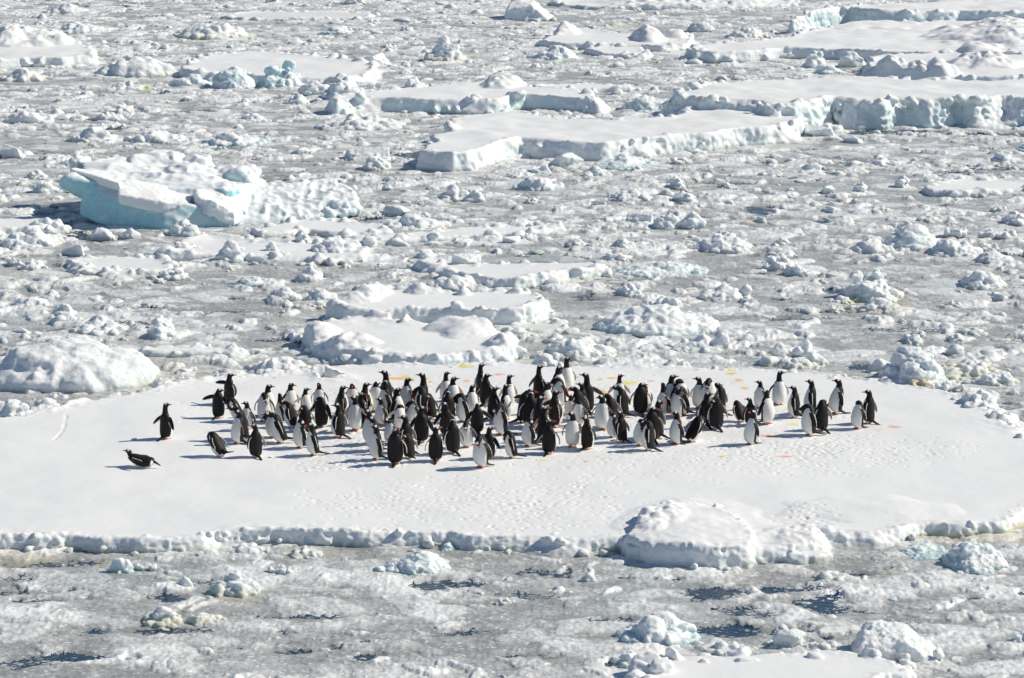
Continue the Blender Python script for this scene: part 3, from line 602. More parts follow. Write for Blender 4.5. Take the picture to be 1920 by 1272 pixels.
#            z    centre x  front  back   side
TORSO = [(.030, -.020, .020, .020, .025), (.050, -.012, .070, .065, .075), (.090, 0.0, .098, .082, .098), (.150, .008, .112, .088, .108), (.220, .012, .116, .088, .110),
         (.290, .010, .108, .084, .105), (.350, .004, .096, .078, .098), (.400, 0.0, .082, .070, .088), (.440, -.002, .066, .060, .072), (.470, 0.0, .050, .050, .055)]
def penguin_mesh(lean, neck, hyaw, hpitch, flL, flR, lie=False):
    bm_v, bm_f, bm_m = [], [], []
    def add(V, F, Mi):
        o = len(bm_v); bm_v.extend(V); bm_f.extend(tuple(i + o for i in f) for f in F); bm_m.extend(Mi)
    L = math.radians(78 if lie else lean); cl, sl_ = math.cos(L), math.sin(L)
    def tf(x, y, z):
        zz = z - .08; return Vector((x * cl + zz * sl_, y, .08 - x * sl_ + zz * cl)) if not lie else Vector((x * cl + zz * sl_, y, .115 - x * sl_ * 1.0 + zz * cl))
    fx = (tf(1, 0, 0) - tf(0, 0, 0)); up = (tf(0, 0, 1) - tf(0, 0, 0)); ay = Vector((0, 1, 0))
    rings = []
    for (z, cx, f, b, s) in interp(TORSO, 4): rings.append((tf(cx, 0, z), fx, ay, f * 1.10, b * 1.10, s * 1.14))
    def torso_mat(t, a):
        a = abs((a + math.pi) % (2 * math.pi) - math.pi)
        lim = 1.66 if t < .72 else 1.66 - (t - .72) * 2.8
        if lie: lim = .95
        if t < .12: lim = 2.2
        if t > .965: return 0
        return 1 if a < lim else 0
    add(*loft(rings, torso_mat))
    sh = tf(0, 0, .44); top = tf(0, 0, .47)
    bd = Vector((math.cos(math.radians(hyaw)) * math.cos(math.radians(hpitch)), math.sin(math.radians(hyaw)) * math.cos(math.radians(hpitch)), math.sin(math.radians(hpitch))))
    U = Vector((0, 0, 1)); sd = 1 if hyaw >= 0 else -1
    if neck == 'up': npts = [sh, top + U * .03, top + U * .085, top + U * .145 + bd * .008]; hc = npts[-1] + bd * .014 + U * .010
    elif neck == 'norm': npts = [sh, top + U * .015, top + U * .05, top + U * .088 + bd * .010]; hc = npts[-1] + bd * .016 + U * .010
    elif neck == 'hunch': npts = [sh, top, top + U * .02 + fx * .01, top + U * .042 + bd * .016]; hc = npts[-1] + bd * .012 + U * .006
    elif neck == 'fwd': npts = [sh, top + fx * .02, top + fx * .06 + U * .035, top + fx * .095 + U * .045]; hc = npts[-1] + bd * .02 + U * .004
    elif neck == 'preen':      # bill tucked down to the breast
        q = Vector((0, .03 * sd, 0)); npts = [sh, top + fx * .022 + U * .008, top + fx * .075 - U * .008 + q, top + fx * .112 - U * .045 + q * 1.4]; hc = npts[-1] + Vector((0, 0, -.012)) + fx * .008
        bd = (-fx * .25 - U * .9 + Vector((0, .25 * sd, 0))).normalized()
    elif neck == 'side':       # head turned over the shoulder into the back feathers
        q = Vector((0, .055 * sd, 0)); npts = [sh, top + U * .012, top + U * .018 + q * .6, top + q * 1.2 + U * .004 - fx * .01]; hc = npts[-1] + q * .15 - U * .012
        bd = (-fx * .55 - U * .65 + Vector((0, .5 * sd, 0))).normalized()
    else:                      # 'bow': doubled forward, crown down
        npts = [sh, top + fx * .02 + up * .005, top + fx * .065 + up * .0, top + fx * .11 - up * .035]; hc = npts[-1] - up * .025 + fx * .004
        bd = (-up * .9 + fx * .2 + Vector((0, .1, 0))).normalized()
    nk = interp([list(p) + [r] for p, r in zip(npts, (.062, .052, .046, .044))], 4); rings = []
    for i, q in enumerate(nk):
        a = Vector(nk[max(i - 1, 0)][:3]); b = Vector(nk[min(i + 1, len(nk) - 1)][:3]); tdir = (b - a).normalized()
        s = tdir.cross(fx if abs(tdir.dot(fx)) < .9 else U).normalized(); f = s.cross(tdir); rings.append((Vector(q[:3]), f, s, q[3], q[3], q[3]))
    add(*loft(rings, lambda t, a: 0, 20))
    # head: ellipsoid along the bill, white patch over each eye joined across the crown
    hs = bd.cross(U if abs(bd.z) < .9 else fx).normalized(); hu = hs.cross(bd).normalized()
    if neck in ('preen', 'bow', 'side') and hu.dot(fx + U) < 0: hu = -hu
    V, F, Mi = [], [], []; nr, ns = 16, 24
    for i in range(nr + 1):
        th = math.pi * i / nr
        for k in range(ns):
            ph = 2 * math.pi * k / ns; V.append(hc + bd * (math.cos(th) * .054) + hs * (math.sin(th) * math.cos(ph) * .041) + hu * (math.sin(th) * math.sin(ph) * .042))
    for i in range(nr):
        for k in range(ns):
            k2 = (k + 1) % ns; F.append((i * ns + k, i * ns + k2, (i + 1) * ns + k2, (i + 1) * ns + k))
            th = math.pi * (i + .5) / nr; ph = 2 * math.pi * (k + .5) / ns
            x, y, z = math.cos(th), math.sin(th) * math.cos(ph), math.sin(th) * math.sin(ph)
            eye = abs(x + .02) < .40 and z > .32 and abs(y) > .35
            band = abs(x + .12) < .20 and z > .3
            Mi.append(1 if eye or band else 0)
    add(V, F, Mi)
    # flippers
    for s, fl in ((1, flL), (-1, flR)):
        root = tf(.005, .086 * s, .405); a = math.radians(fl)
        out = Vector((0, s, 0)); down = -up
        d0 = (down * math.cos(math.radians(13) + a) + out * math.sin(math.radians(13) + a) - fx * .10).normalized()
        nrm = (out - d0 * out.dot(d0)).normalized()
        if a > .3: nrm = (out * math.cos(a) + up * math.sin(a)); nrm = (nrm - d0 * nrm.dot(d0)).normalized()
        wd = d0.cross(nrm).normalized()
        if wd.dot(fx) < 0: wd = -wd
        if a > .3:
            wd = (fx * .35 + up * .9); wd = (wd - d0 * wd.dot(d0)).normalized(); nrm = wd.cross(d0).normalized()
            if nrm.dot(fx) > 0: nrm = -nrm
        rings = []
        for t, w, bend in ((0, .034, 0), (.12, .040, .004), (.35, .044, .010), (.6, .040, .010), (.82, .031, .004), (.96, .017, -.006), (1, .007, -.010)):
            c = root + d0 * (.245 * t) + nrm * (bend if a < .3 else bend * .5) - wd * (.020 * t * t)
            if a < .3: c = c + nrm * (.030 * math.sin(min(t, .8) * 2.6))
            rings.append((c, nrm, wd, .0085, .0085, w))
        rr = interp([list(r[0]) + [r[5]] for r in rings], 3)
        rings = [(Vector(q[:3]), nrm, wd, .0095, .0095, q[3]) for q in rr]
        def fm(t, ang):
            c_, s_ = math.cos(ang), math.sin(ang)
            if s_ < -.70 and t > .12: return 1
            if c_ < -.1: return 2 if t > .1 else 0
            return 0
        add(*loft(rings, fm, 24))
    # tail
    tr = [(tf(-.055, 0, .085), .03, .030), (tf(-.095, 0, .055), .022, .030), (tf(-.16, 0, .03), .013, .030), (tf(-.22, 0, .012), .009, .022), (tf(-.26, 0, .006), .007, .010)]
    if lie: tr = [(tf(-.03, 0, .05), .03, .030), (tf(-.02, 0, .0), .022, .030), (tf(-.0, 0, -.06), .012, .026), (tf(.02, 0, -.11), .007, .01)]
    d = (tr[-1][0] - tr[0][0]).normalized(); s = Vector((0, 1, 0)); f = s.cross(d)
    for q in tr:
        if q[0].z < .012: q[0].z = .012
    add(*loft([(q[0], f, s, q[1], q[1], q[2]) for q in tr], lambda t, a: 0, 14))
    # legs and feet
    if not lie:
        for s in (1, -1):
            add(*loft([(Vector((-.005, .045 * s, .10)), Vector((1, 0, 0)), ay, .036, .036, .036), (Vector((.0, .045 * s, .05)), Vector((1, 0, 0)), ay, .028, .028, .026), (Vector((.004, .046 * s, .018)), Vector((1, 0, 0)), ay, .02, .02, .018)], lambda t, a: 1 if t < .6 else 4, 14))
            add(*loft([(Vector((-.03, .046 * s, .012)), U, ay, .010, .010, .013), (Vector((.01, .047 * s, .014)), U, ay, .015, .010, .020), (Vector((.05, .050 * s, .011)), U, ay, .011, .010, .029), (Vector((.078, .052 * s, .009)), U, ay, .007, .007, .031)], lambda t, a: 4, 14))
    me = bpy.data.meshes.new('p'); me.from_pydata([tuple(v) for v in bm_v], [], bm_f); me.update()
    bvh = BVHTree.FromPolygons([tuple(v) for v in bm_v], bm_f)
    b2 = bmesh.new(); b2.from_mesh(me); bmesh.ops.recalc_face_normals(b2, faces=b2.faces[:]); b2.to_mesh(me); b2.free()
    me = remesh(me, .0068, 2)
    n = len(me.polygons); cen = np.empty(n * 3, np.float32); me.polygons.foreach_get('center', cen); cen = cen.reshape(-1, 3)
    idx = np.zeros(n, np.int32); fn = bvh.find_nearest
    for i in range(n):
        r = fn(Vector(cen[i].tolist())); idx[i] = bm_m[r[2]]
    # each face keeps the material of its nearest lofted part
    me.polygons.foreach_set('material_index', idx); me.polygons.foreach_set('use_smooth', np.ones(n, bool))
    # the bill
    bb = bmesh.new(); bb.from_mesh(me)
    base = hc + bd * .043 - hu * .004
    def ring(c, r, k=10): return [bb.verts.new(c + hs * (math.cos(6.2832 * i / k) * r * .75) + hu * (math.sin(6.2832 * i / k) * r)) for i in range(k)]
    rg = [ring(base, .0165), ring(base + bd * .026, .0115), ring(base + bd * .050 - hu * .001, .0075), ring(base + bd * .068 - hu * .006, .002)]
    for j in range(3):
        for i in range(10):
            f_ = bb.faces.new((rg[j][i], rg[j][(i + 1) % 10], rg[j + 1][(i + 1) % 10], rg[j + 1][i])); f_.material_index = 3; f_.smooth = True
    bmesh.ops.recalc_face_normals(bb, faces=bb.faces[-30:])
    # eyes
    for s in (1, -1):
        g = bmesh.ops.create_icosphere(bb, subdivisions=1, radius=.0065, matrix=Matrix.Translation(hc + bd * .014 + hs * (.0375 * s) + hu * .008))
        for v in g['verts']:
            for f_ in v.link_faces: f_.material_index = 0
    bb.to_mesh(me); bb.free(); me.name = 'penguin'
    zmax = float(get_v(me)[:, 2].max())
    return me, zmax

# feet x, feet y, crown y, body yaw, head yaw (0 = picture right, 90 = away, 180 = left, 270 = to the viewer), neck, lean, left wing, right wing, label
N_, UP, HU, FW, PR, SI, BO = 'norm', 'up', 'hunch', 'fwd', 'preen', 'side', 'bow'
ROWS = [
(311,823,755,55,0,UP,0,42,22,'penguin walking alone at far left with both wings held out, looking right'),
(430,758,699,50,0,N_,2,75,5,'rear bird of the wing-spreading pair at the upper left of the crowd'),
(410,784,728,65,15,HU,0,62,30,'front bird of the wing-spreading pair at left, head turned right over its dark back'),
(452,790,744,190,0,BO,25,8,5,'penguin arched over into a dark hoop behind the cluster at left'),
(464,806,752,235,200,N_,0,5,5,'white-bellied penguin in front of the dark hooped one, bill to the left'),
(456,825,757,165,180,FW,8,5,5,'dark penguin leaning left with stretched bill, between two white-bellied birds at left'),
(446,832,769,205,185,N_,-6,30,5,'white-bellied penguin leaning back, wing swept behind it, left cluster'),
(416,857,811,150,170,BO,30,5,5,'penguin bent double with head hanging left, front left'),
(480,858,795,120,165,N_,0,3,3,'dark-backed penguin standing straight to the right of the bent double one'),
(503,782,720,340,0,N_,0,5,5,'penguin looking right, half hidden behind a white-bellied one looking down'),
(496,790,735,265,300,PR,0,5,5,'white-bellied penguin bowing its bill onto its chest, upper left of the crowd'),
(528,793,737,195,100,UP,4,5,8,'slender penguin with head turned away, left of the folded dark backs'),
(545,776,717,300,340,N_,0,5,5,'white-bellied penguin glancing down to the right at the back left'),
(549,802,752,160,185,FW,12,5,5,'dark penguin stooping left with an orange bill showing, left part of crowd'),
(573,809,760,110,200,SI,6,5,5,'dark rounded back with hidden head in the left part of the crowd'),
(573,778,726,315,0,N_,0,5,62,'penguin facing right with one pale wing stretched out to the left'),
(599,769,717,262,265,N_,0,5,5,'white-fronted penguin facing the viewer at the back, behind a black-backed one'),
(603,801,744,60,150,SI,0,28,18,'black-backed penguin with both wings drooped out and its head tucked away'),
(513,821,772,205,190,PR,8,5,5,'white-bellied penguin with dark head bent down to the left, second row left'),
(529,831,772,185,190,FW,16,5,5,'penguin leaning left with a wing band showing, resting its bill on its neighbour'),
(564,840,784,200,215,SI,0,5,5,'penguin preening its shoulder beside the long-tailed one in the front left'),
(590,854,793,188,180,N_,6,5,8,'penguin looking left with long tail stretched out on the snow behind it, front left'),
(640,783,723,30,0,N_,2,5,5,'dark penguin with orange bill raised to the right at the back, left of centre'),
(636,821,757,150,180,N_,0,5,5,'dark-backed penguin looking left, tail pointing right, left of centre'),
(661,777,718,272,270,HU,0,5,5,'white-bellied penguin facing the viewer, tucked behind others left of centre'),
(667,807,742,240,180,N_,0,42,35,'white-bellied penguin with both wings out, head lifted to the left, left of centre'),
(677,796,735,55,0,N_,0,5,5,'dark penguin behind the winged white-bellied one, orange bill to the right'),
(685,779,717,30,5,N_,0,5,5,'penguin with white breast to the right and raised bill, at the back left of centre'),
(705,773,715,255,60,HU,0,5,5,'white-bellied penguin with head sunk and turned away, back row left of centre'),
(724,768,694,140,180,UP,0,5,5,'tall brown-backed penguin looking left above its neighbours, left of centre'),
(723,782,714,200,90,N_,0,5,5,'penguin with a white side stripe in front of the tall brown-backed one'),
(744,790,726,340,0,N_,0,5,5,'penguin with short white bib looking right, left of centre'),
(763,770,708,225,345,N_,0,5,5,'slim penguin with head turned back to the right, back row left of centre'),
(792,774,695,165,180,UP,-3,5,5,'very tall penguin pointing its bill left at the back, left of centre'),
(810,784,738,140,160,SI,10,5,5,'hunched brown back at the foot of the very tall penguin'),
(797,784,722,150,210,PR,8,5,28,'penguin lifting one wing while preening in front of the very tall one'),
(715,797,750,215,185,N_,0,5,5,'short penguin looking left over its white breast, middle left'),
(749,804,760,300,320,SI,0,5,50,'penguin twisting to preen, its white front and pale wing showing, middle left'),
(695,832,768,200,185,N_,3,5,5,'rear bird of three in file looking left, middle left'),
(701,845,781,200,180,HU,0,5,5,'middle bird of three in file looking left, middle left'),
(707,862,797,195,185,N_,0,5,5,'front bird of three in file, white belly edge to the left, front row'),
(732,832,788,235,200,FW,0,5,58,'penguin raising a pink-lined wing behind the front row, middle left'),
(741,870,802,85,330,HU,0,8,8,'broad black back with bill pointing down to the right, front row left of centre'),
(763,848,778,140,180,N_,3,5,5,'brown-backed penguin looking left behind the broad black back'),
(768,860,814,120,210,SI,12,5,5,'headless-looking brown rump beside the broad black back in the front row'),
(777,797,750,215,200,PR,5,5,5,'penguin folding its head down to the left over a white breast, middle'),
(790,830,762,80,0,N_,0,18,22,'large black back with head turned right and wings held off, middle'),
(817,865,800,90,25,N_,0,5,5,'lone black-backed penguin seen from behind in the front row left of centre'),
(837,817,755,100,180,N_,2,28,5,'black-backed penguin with left wing lifted and orange bill to the left'),
(841,794,735,110,90,HU,4,5,48,'dark penguin looking away with right wing spread over its neighbour'),
(836,752,696,285,340,UP,0,5,22,'small white-chested penguin farthest back, left of the orange stain'),
(849,768,706,290,350,N_,0,25,5,'clean white-bellied penguin with upright head looking right, back row centre'),
(849,850,787,120,100,HU,0,5,5,'black-backed penguin looking away with white edging, front row centre left'),
(875,839,788,240,280,PR,0,5,5,'plump white-bellied penguin bending its dark head down, front row centre left'),
(871,791,736,195,190,PR,6,5,5,'penguin tucking its head to the left above a narrow white front, centre'),
(884,776,721,300,0,N_,0,5,5,'penguin with a bright white belly looking right, between dark ones at centre'),
(895,812,756,100,80,HU,0,30,45,'dark penguin seen from behind, neck sunk and both wings spread, centre'),
(901,743,681,25,0,UP,0,5,5,'tall penguin in side view looking right at the centre back'),
(911,760,700,60,0,N_,0,20,5,'penguin with long bill to the right beside an orange stain, back row centre'),
(924,786,725,40,5,N_,4,5,5,'dark penguin with tail trailing left, head up right, centre'),
(954,760,702,300,0,UP,0,22,25,'white-bellied penguin with both wings loosely open looking right, centre back'),
(947,787,720,340,5,UP,0,5,5,'dark-necked penguin in front of the open-winged one, centre'),
(941,816,752,195,230,PR,0,5,5,'upright penguin with white flank and chin on breast, centre'),
(903,877,812,220,230,PR,0,5,5,'frontmost penguin, white-bellied, its face pressed down on its chest'),
(917,860,799,60,5,N_,0,8,32,'penguin just behind the frontmost one, wing hanging out to the right'),
(962,859,808,175,200,BO,8,5,5,'penguin with head buried in its breast and long tail to the right, front row centre'),
(980,793,730,25,340,FW,6,68,5,'penguin spreading one long dark wing to the left with its tail behind, centre'),
(995,800,735,90,80,HU,0,5,5,'dark-backed penguin next to the one with the long spread wing, centre'),
(992,838,784,200,260,SI,0,5,5,'white-fronted preening penguin with ring-shaped dark neck, front row centre'),
(1009,812,743,30,0,N_,3,5,22,'dark penguin with white breast line looking right, centre of the crowd'),
(1010,748,684,50,0,UP,0,28,5,'tall black penguin at the centre back holding its wing away, looking right'),
(1062,733,669,290,0,UP,0,8,8,'tallest-standing penguin at the very back with its white front, looking right'),
(1046,750,686,315,0,N_,0,5,5,'penguin just in front of the tallest-standing one, also looking right'),
(1024,776,716,320,345,N_,0,5,5,'penguin with blurred white shoulders below the tall black one, centre'),
(1051,760,707,215,200,PR,4,5,5,'penguin arching its neck down beside the white-fronted ones at the centre back'),
(1040,802,729,40,0,N_,0,55,5,'dark penguin in the thick of the crowd with one wing reaching left'),
(1018,828,762,40,0,N_,3,5,5,'slanting dark penguin with an orange bill to the right, centre front'),
(1029,851,786,70,345,N_,0,25,12,'broad dark back, wings off its sides and red bill to the right, front row centre'),
(1070,791,743,225,180,N_,0,5,5,'penguin with orange bill left and a white shirt front, right of centre'),
(1086,787,727,130,180,FW,6,5,5,'dark penguin stretching its bill left, right of centre'),
(1094,776,717,150,180,N_,4,5,5,'dark penguin in front of the one with a far-spread right wing, bill left'),
(1100,774,699,110,180,UP,0,5,48,'tall dark penguin with its right wing spread, right of centre'),
(1086,797,751,240,230,SI,0,5,5,'penguin curled up preening among dark backs, right of centre'),
(1074,838,772,262,190,N_,0,5,5,'penguin showing its full white belly to the viewer, front row right of centre'),
(1101,842,781,50,165,N_,-2,5,12,'dark-backed penguin leaning on the full white-bellied one, front row'),
(1129,806,740,255,205,N_,0,5,5,'white-fronted penguin beside an orange stain, bill pointing down left, right of centre'),
(1149,802,732,130,170,FW,10,5,5,'dark penguin leaning left, just behind the white-fronted one by the orange stain'),
(1169,781,724,150,180,FW,6,5,5,'penguin stretching left with its tail low to the right, right of centre'),
(1161,756,702,272,340,UP,0,32,32,'small-headed penguin facing the viewer with both wings open, back row'),
(1149,820,777,190,220,SI,0,5,5,'penguin with rumpled white wing feathers, head hidden, right of centre'),
(1166,829,771,140,175,N_,4,5,5,'black-backed penguin looking left with its tail out right, front right of centre'),
(1201,777,717,100,10,HU,0,8,5,'dark wide-bodied penguin with bill to the right standing in a gap, right of centre'),
(1208,773,722,300,250,PR,0,5,5,'penguin half hidden behind the wide-bodied one in the gap'),
(1243,777,717,215,95,UP,0,5,5,'white-sided penguin showing the back of its dark head, left of the right-hand cluster'),
(1258,769,702,290,0,N_,0,5,5,'penguin with clean white breast looking right, back of the right-hand cluster'),
(1275,770,707,300,200,SI,0,5,5,'penguin twisted round with its white shoulder up, back of the right-hand cluster'),
(1271,783,726,215,340,N_,0,5,5,'slim penguin with head turned back right over its dark wing, right-hand cluster'),
(1283,779,724,195,210,PR,5,5,5,'penguin bowing left, back and tail in profile, right-hand cluster'),
(1311,766,706,240,180,N_,0,5,5,'white-bellied penguin holding its bill level to the left, right-hand cluster'),
(1328,767,702,280,200,PR,0,5,5,'penguin with white chest thrust up while preening, back of the right-hand cluster'),
(1350,777,718,150,350,FW,-2,68,5,'penguin with one dark wing raised left and bill to the right, right-hand cluster'),
(1324,801,735,110,345,N_,0,5,5,'dark penguin with white eye patch in front of the raised-wing one'),
(1343,805,742,110,200,SI,0,5,5,'front penguin of the dark pair below the raised wing, back to the viewer'),
(1233,821,750,150,0,N_,0,5,5,'penguin looking right above a group of three in the right foreground'),
(1222,828,760,110,0,HU,0,5,5,'brownish penguin with bill right, middle of the group of three'),
(1201,836,785,195,230,SI,0,5,5,'round white-bellied penguin with hidden head, left of the group of three'),
(1217,845,788,160,210,PR,0,5,5,'black penguin with curved white edging and tucked bill, front of the group of three'),
(1269,833,771,205,190,N_,0,5,5,'penguin in profile to the left, beside the ball-shaped one in the right foreground'),
(1294,829,781,35,20,BO,32,5,5,'penguin bent over into a black ball, right foreground'),
(1425,766,713,215,180,N_,0,5,5,'penguin with brown shoulder and bill left, behind the pair near the right'),
(1460,759,695,280,345,UP,0,5,5,'upright penguin with gleaming white front, back of the right-hand group'),
(1438,795,731,320,290,N_,-3,5,5,'penguin with dark left side and white right side, tail to the left'),
(1391,792,758,120,150,BO,32,5,5,'dark stooped penguin with its head down, left edge of the right-hand group'),
(1406,797,745,120,180,N_,0,5,5,'dark penguin looking left just behind the one in the right front'),
(1407,834,769,205,215,N_,-8,5,5,'penguin standing clear in the right front, leaning back with orange bill to the viewer'),
(1491,783,723,160,180,N_,3,5,5,'brown-backed penguin striding left, in the right-hand group'),
(1521,776,711,165,185,N_,0,5,5,'penguin with orange bill left and dark flank, back of the right-hand group'),
(1568,776,710,190,180,N_,-6,5,14,'slim penguin standing apart at right, facing left with tail on the snow'),
(1519,817,757,190,150,PR,2,5,5,'dark penguin with thin white belly edge and tail right, in front at right'),
(1540,808,749,120,30,SI,0,5,5,'preening penguin with patchy white collar, behind the front bird at right'),
(1608,804,751,210,120,SI,-4,5,5,'white-bellied penguin hiding its head, left of the far right pair'),
(1629,794,730,140,180,N_,0,5,5,'dark-backed penguin looking left, the farthest right of all'),
]
CACHE = {}
def q5(v, s=5): return int(round(v / s) * s)
rp = random.Random(77)
GROUP = 'penguins standing in the crowd on the floe'
def stand(fx, fy, scale, yaw, me, label, kind='penguin'):
    p = at(fx, fy, MAIN_H); z = snow_z(p.x, p.y); p = at(fx, fy, z); z = snow_z(p.x, p.y)
    o = bpy.data.objects.new(kind, me); COL.objects.link(o); o.location = (p.x, p.y, z - .006); o.rotation_euler = (0, 0, math.radians(yaw)); o.scale = (scale * rp.uniform(.97, 1.05), scale * rp.uniform(.97, 1.06), scale)
    return tag(o, label, 'penguin', GROUP)
def pmesh(*key):
    if key not in CACHE:
        me, z = penguin_mesh(*key)
        for m in PMATS: me.materials.append(m)
        CACHE[key] = (me, z)
    return CACHE[key]
for (fx, fy, cy, yaw, head, neck, lean, fl, fr, lab) in ROWS:
    rel = (head - yaw + 180) % 360 - 180
    rel = max(-150, min(150, rel))
    hp = {'up': 8, 'norm': rp.choice((0, 5, 10)), 'hunch': 0, 'fwd': 0}.get(neck, 0)
    if neck in ('preen', 'side', 'bow'): rel = 30 if rel >= 0 else -30
    me, z = pmesh(lean, neck, q5(rel, 10), hp, fl, fr)
    p = at(fx, fy, MAIN_H); ang = math.atan2(CAM_H, p.y)
    s = (fy - cy) / px_m(p) / math.cos(ang) / z
    s = max(.90, min(1.22, s))
    stand(fx, fy, s, yaw, me, lab)
me, z = pmesh(0, 'norm', 0, 10, 8, 5, True)
o = stand(283, 877, 1.02, 168, me, 'penguin lying on its belly alone at the far left, head up to the left')
del o['group']; zb = np.sort(get_v(me)[:, 2]); print('lie min', zb[0], zb[len(zb) // 50]); o.location.z -= 1.02 * float(zb[len(zb) // 50])

# ---------------------------------------------------------------- the blue iceberg, with its fallen slabs
def iceberg():
    base = at(400, 432, 0); root = bpy.data.objects.new('iceberg', None); COL.objects.link(root); root.location = (base.x, base.y, 0)
    tag(root, 'turquoise undercut iceberg piled with snow-covered slabs at left', 'iceberg')
    FLOE_POLYS.append([(at(px, py).x, at(px, py).y) for px, py in ((130, 395), (200, 430), (300, 446), (430, 440), (560, 410), (672, 400), (660, 370), (500, 350), (200, 360))])
    def P(px, py, y, z=None):
        """local point: image column px, at depth offset y metres behind the foot, height from the row py"""
        Y = base.y + y; dep = Y * math.cos(PITCH)
        # height whose image row at distance Y is py
        z = CAM_H - Y * math.tan(PITCH + math.atan((py - IMG_H / 2) / F_PX))
        X = (px - IMG_W / 2) / F_PX * (Y * math.cos(PITCH) + (CAM_H - z) * math.sin(PITCH))
        return Vector((X - base.x, y, z))
    bm = bmesh.new(); rs = random.Random(3)
    def blob(px, py, y, rx, ry, rz, amp=.12, sub=3):
        blob_bm(bm, P(px, py, y), (rx, ry, rz), rs.randint(0, 99999), sub, amp)
    def solid(pts):
        t = bmesh.new()
        for q in pts: t.verts.new(q)
        bmesh.ops.convex_hull(t, input=t.verts[:]); bmesh.ops.delete(t, geom=[v for v in t.verts if not v.link_faces], context='VERTS')
        m = bpy.data.meshes.new('t'); t.to_mesh(m); t.free(); bm.from_mesh(m); bpy.data.meshes.remove(m)
    # main undercut mass: narrower foot, wide overhanging crown
    solid([P(150, 402, .9), P(215, 428, .35), P(300, 444, 0), P(425, 440, .1), P(440, 405, .4), P(300, 372, .3), P(215, 372, .5), P(165, 350, 1.1), P(200, 400, 4.5, ), P(430, 395, 4.2)])
    solid([P(112, 345, 1.6), P(125, 336, 1.0), P(150, 368, 1.2), P(200, 370, .9), P(230, 350, .9), P(150, 318, 2.2), P(230, 320, 3.2), P(210, 352, 3.0)])
    solid([P(160, 345, 2.0), P(240, 360, 1.2), P(420, 350, 1.4), P(470, 350, 2.4), P(150, 300, 4.0), P(250, 296, 5.0), P(300, 292, 5.6), P(380, 312, 5.4), P(500, 340, 4.5), P(460, 400, 1.0), P(260, 400, 1.0)])
    # crown humps
    for a in ((150, 306, 4.2, .30, .5, .25), (300, 299, 5.0, .6, .7, .25), (345, 318, 3.6, .6, .7, .22), (420, 362, 1.6, .4, .5, .3)): blob(*a)
    for i in range(60):
        px = rs.uniform(145, 480); v = rs.random(); lo = 300 + abs(px - 300) * .12; py = lo + (346 - lo) * v; y = 5.0 - 2.6 * v
        r = .08 + .28 * rs.random() ** 1.5; blob(px, py - 3 * r / .2 * rs.random(), y, r * rs.uniform(1, 1.6), r * 1.3, r * rs.uniform(.6, 1.0), .25, 2)
    # the long rough tail to the right
    solid([P(420, 438, .3), P(500, 424, .9), P(580, 412, 1.3), P(660, 398, 1.8), P(673, 385, 2.4), P(665, 355, 3.2), P(630, 342, 3.6), P(560, 346, 3.4), P(480, 352, 3.0), P(440, 350, 2.6), P(430, 392, 1.2), P(620, 352, 5.5), P(480, 360, 5.5)])
    for i in range(190):
        t = rs.random(); px = 430 + 235 * t; v = rs.random(); y = .8 + t * 1.0 + 2.2 * v
        py = (432 - 34 * t) * (1 - v) + (352 - 6 * math.sin(t * 3)) * v
        r = .06 + .22 * rs.random() ** 2; blob(px, py + 2, y, r * rs.uniform(.8, 1.4), r, r * rs.uniform(.6, 1.0), .25, 2)
    for i in range(26):
        px = rs.uniform(300, 450); v = rs.random(); blob(px, 436 - 6 * v, .1 + .3 * v, .18, .18, .14, .2, 2)
    me = bpy.data.meshes.new('berg'); bm.to_mesh(me); bm.free()
    me = remesh(me, .038, 0); V = get_v(me); Nn = get_n(me)
    right = sstep(.2, 1.6, V[:, 0])
    dn = noise3(V * 1.5, 5) * .6 + (1 - 2 * np.abs(noise3(V * 3.4, 8))) * .5 * (.5 + right) + noise3(V * 9, 9) * .22 * (.5 + right)
    dn = dn + right * ((1 - 2 * np.abs(noise3(V * 5.5, 21))) * .2 + noise3(V * 2.1, 22) * .6)
    V = V + Nn * (.075 * dn + (1 - right) * (.10 * noise3(V * .9, 31) + .03 * (1 - 2 * np.abs(noise3(V * 2.6, 32)))))[:, None]; put_v(me, V); Nn = get_n(me)
    k = 1 - Nn[:, 2]
    bl = sstep(.35, .85, k) * (1.25 - .80 * right) + .10
    bl = bl * (.85 + .45 * noise3(V * 1.2, 14)) * sstep(3.4, 2.2, V[:, 1]) * sstep(2.3, 1.2, V[:, 2] + .15 * V[:, 1]*0)
    set_attr(me, 'mix', np.stack([.4 + .5 * right, bl * 0, np.clip(bl, 0, 1), bl * 0 + 1], -1)); set_attr(me, 'stain', np.zeros((len(V), 4)))
    link('ice_body', me, M_BLUE, root)
    def slab(pts, seed, lab, th, rough=.02):
        """a plate: its top face traced from the photograph, thickness th metres"""
        t = bmesh.new()
        for (px, py, y) in pts:
            q = P(px, py, y); t.verts.new(q); t.verts.new(q - Vector((0, 0, th)))
        bmesh.ops.convex_hull(t, input=t.verts[:]); bmesh.ops.delete(t, geom=[v for v in t.verts if not v.link_faces], context='VERTS')
        m = bpy.data.meshes.new('t'); t.to_mesh(m); t.free(); m = remesh(m, .03, 6)
        V = get_v(m); Nn = get_n(m); dn = noise3(V * 1.3, seed + 4) * 1.6 + noise3(V * 2.5, seed) + (1 - 2 * np.abs(noise3(V * 6, seed + 1))) * .7 * (Nn[:, 2] < .7) + noise3(V * 14, seed + 2) * .3
        V += Nn * (rough * dn)[:, None]; put_v(m, V); k = 1 - get_n(m)[:, 2]
        bl = .25 * sstep(.7, 1.4, k)
        set_attr(m, 'mix', np.stack([.3 + 0 * bl, 0 * bl, bl, 0 * bl + 1], -1)); set_attr(m, 'stain', np.zeros((len(V), 4)))
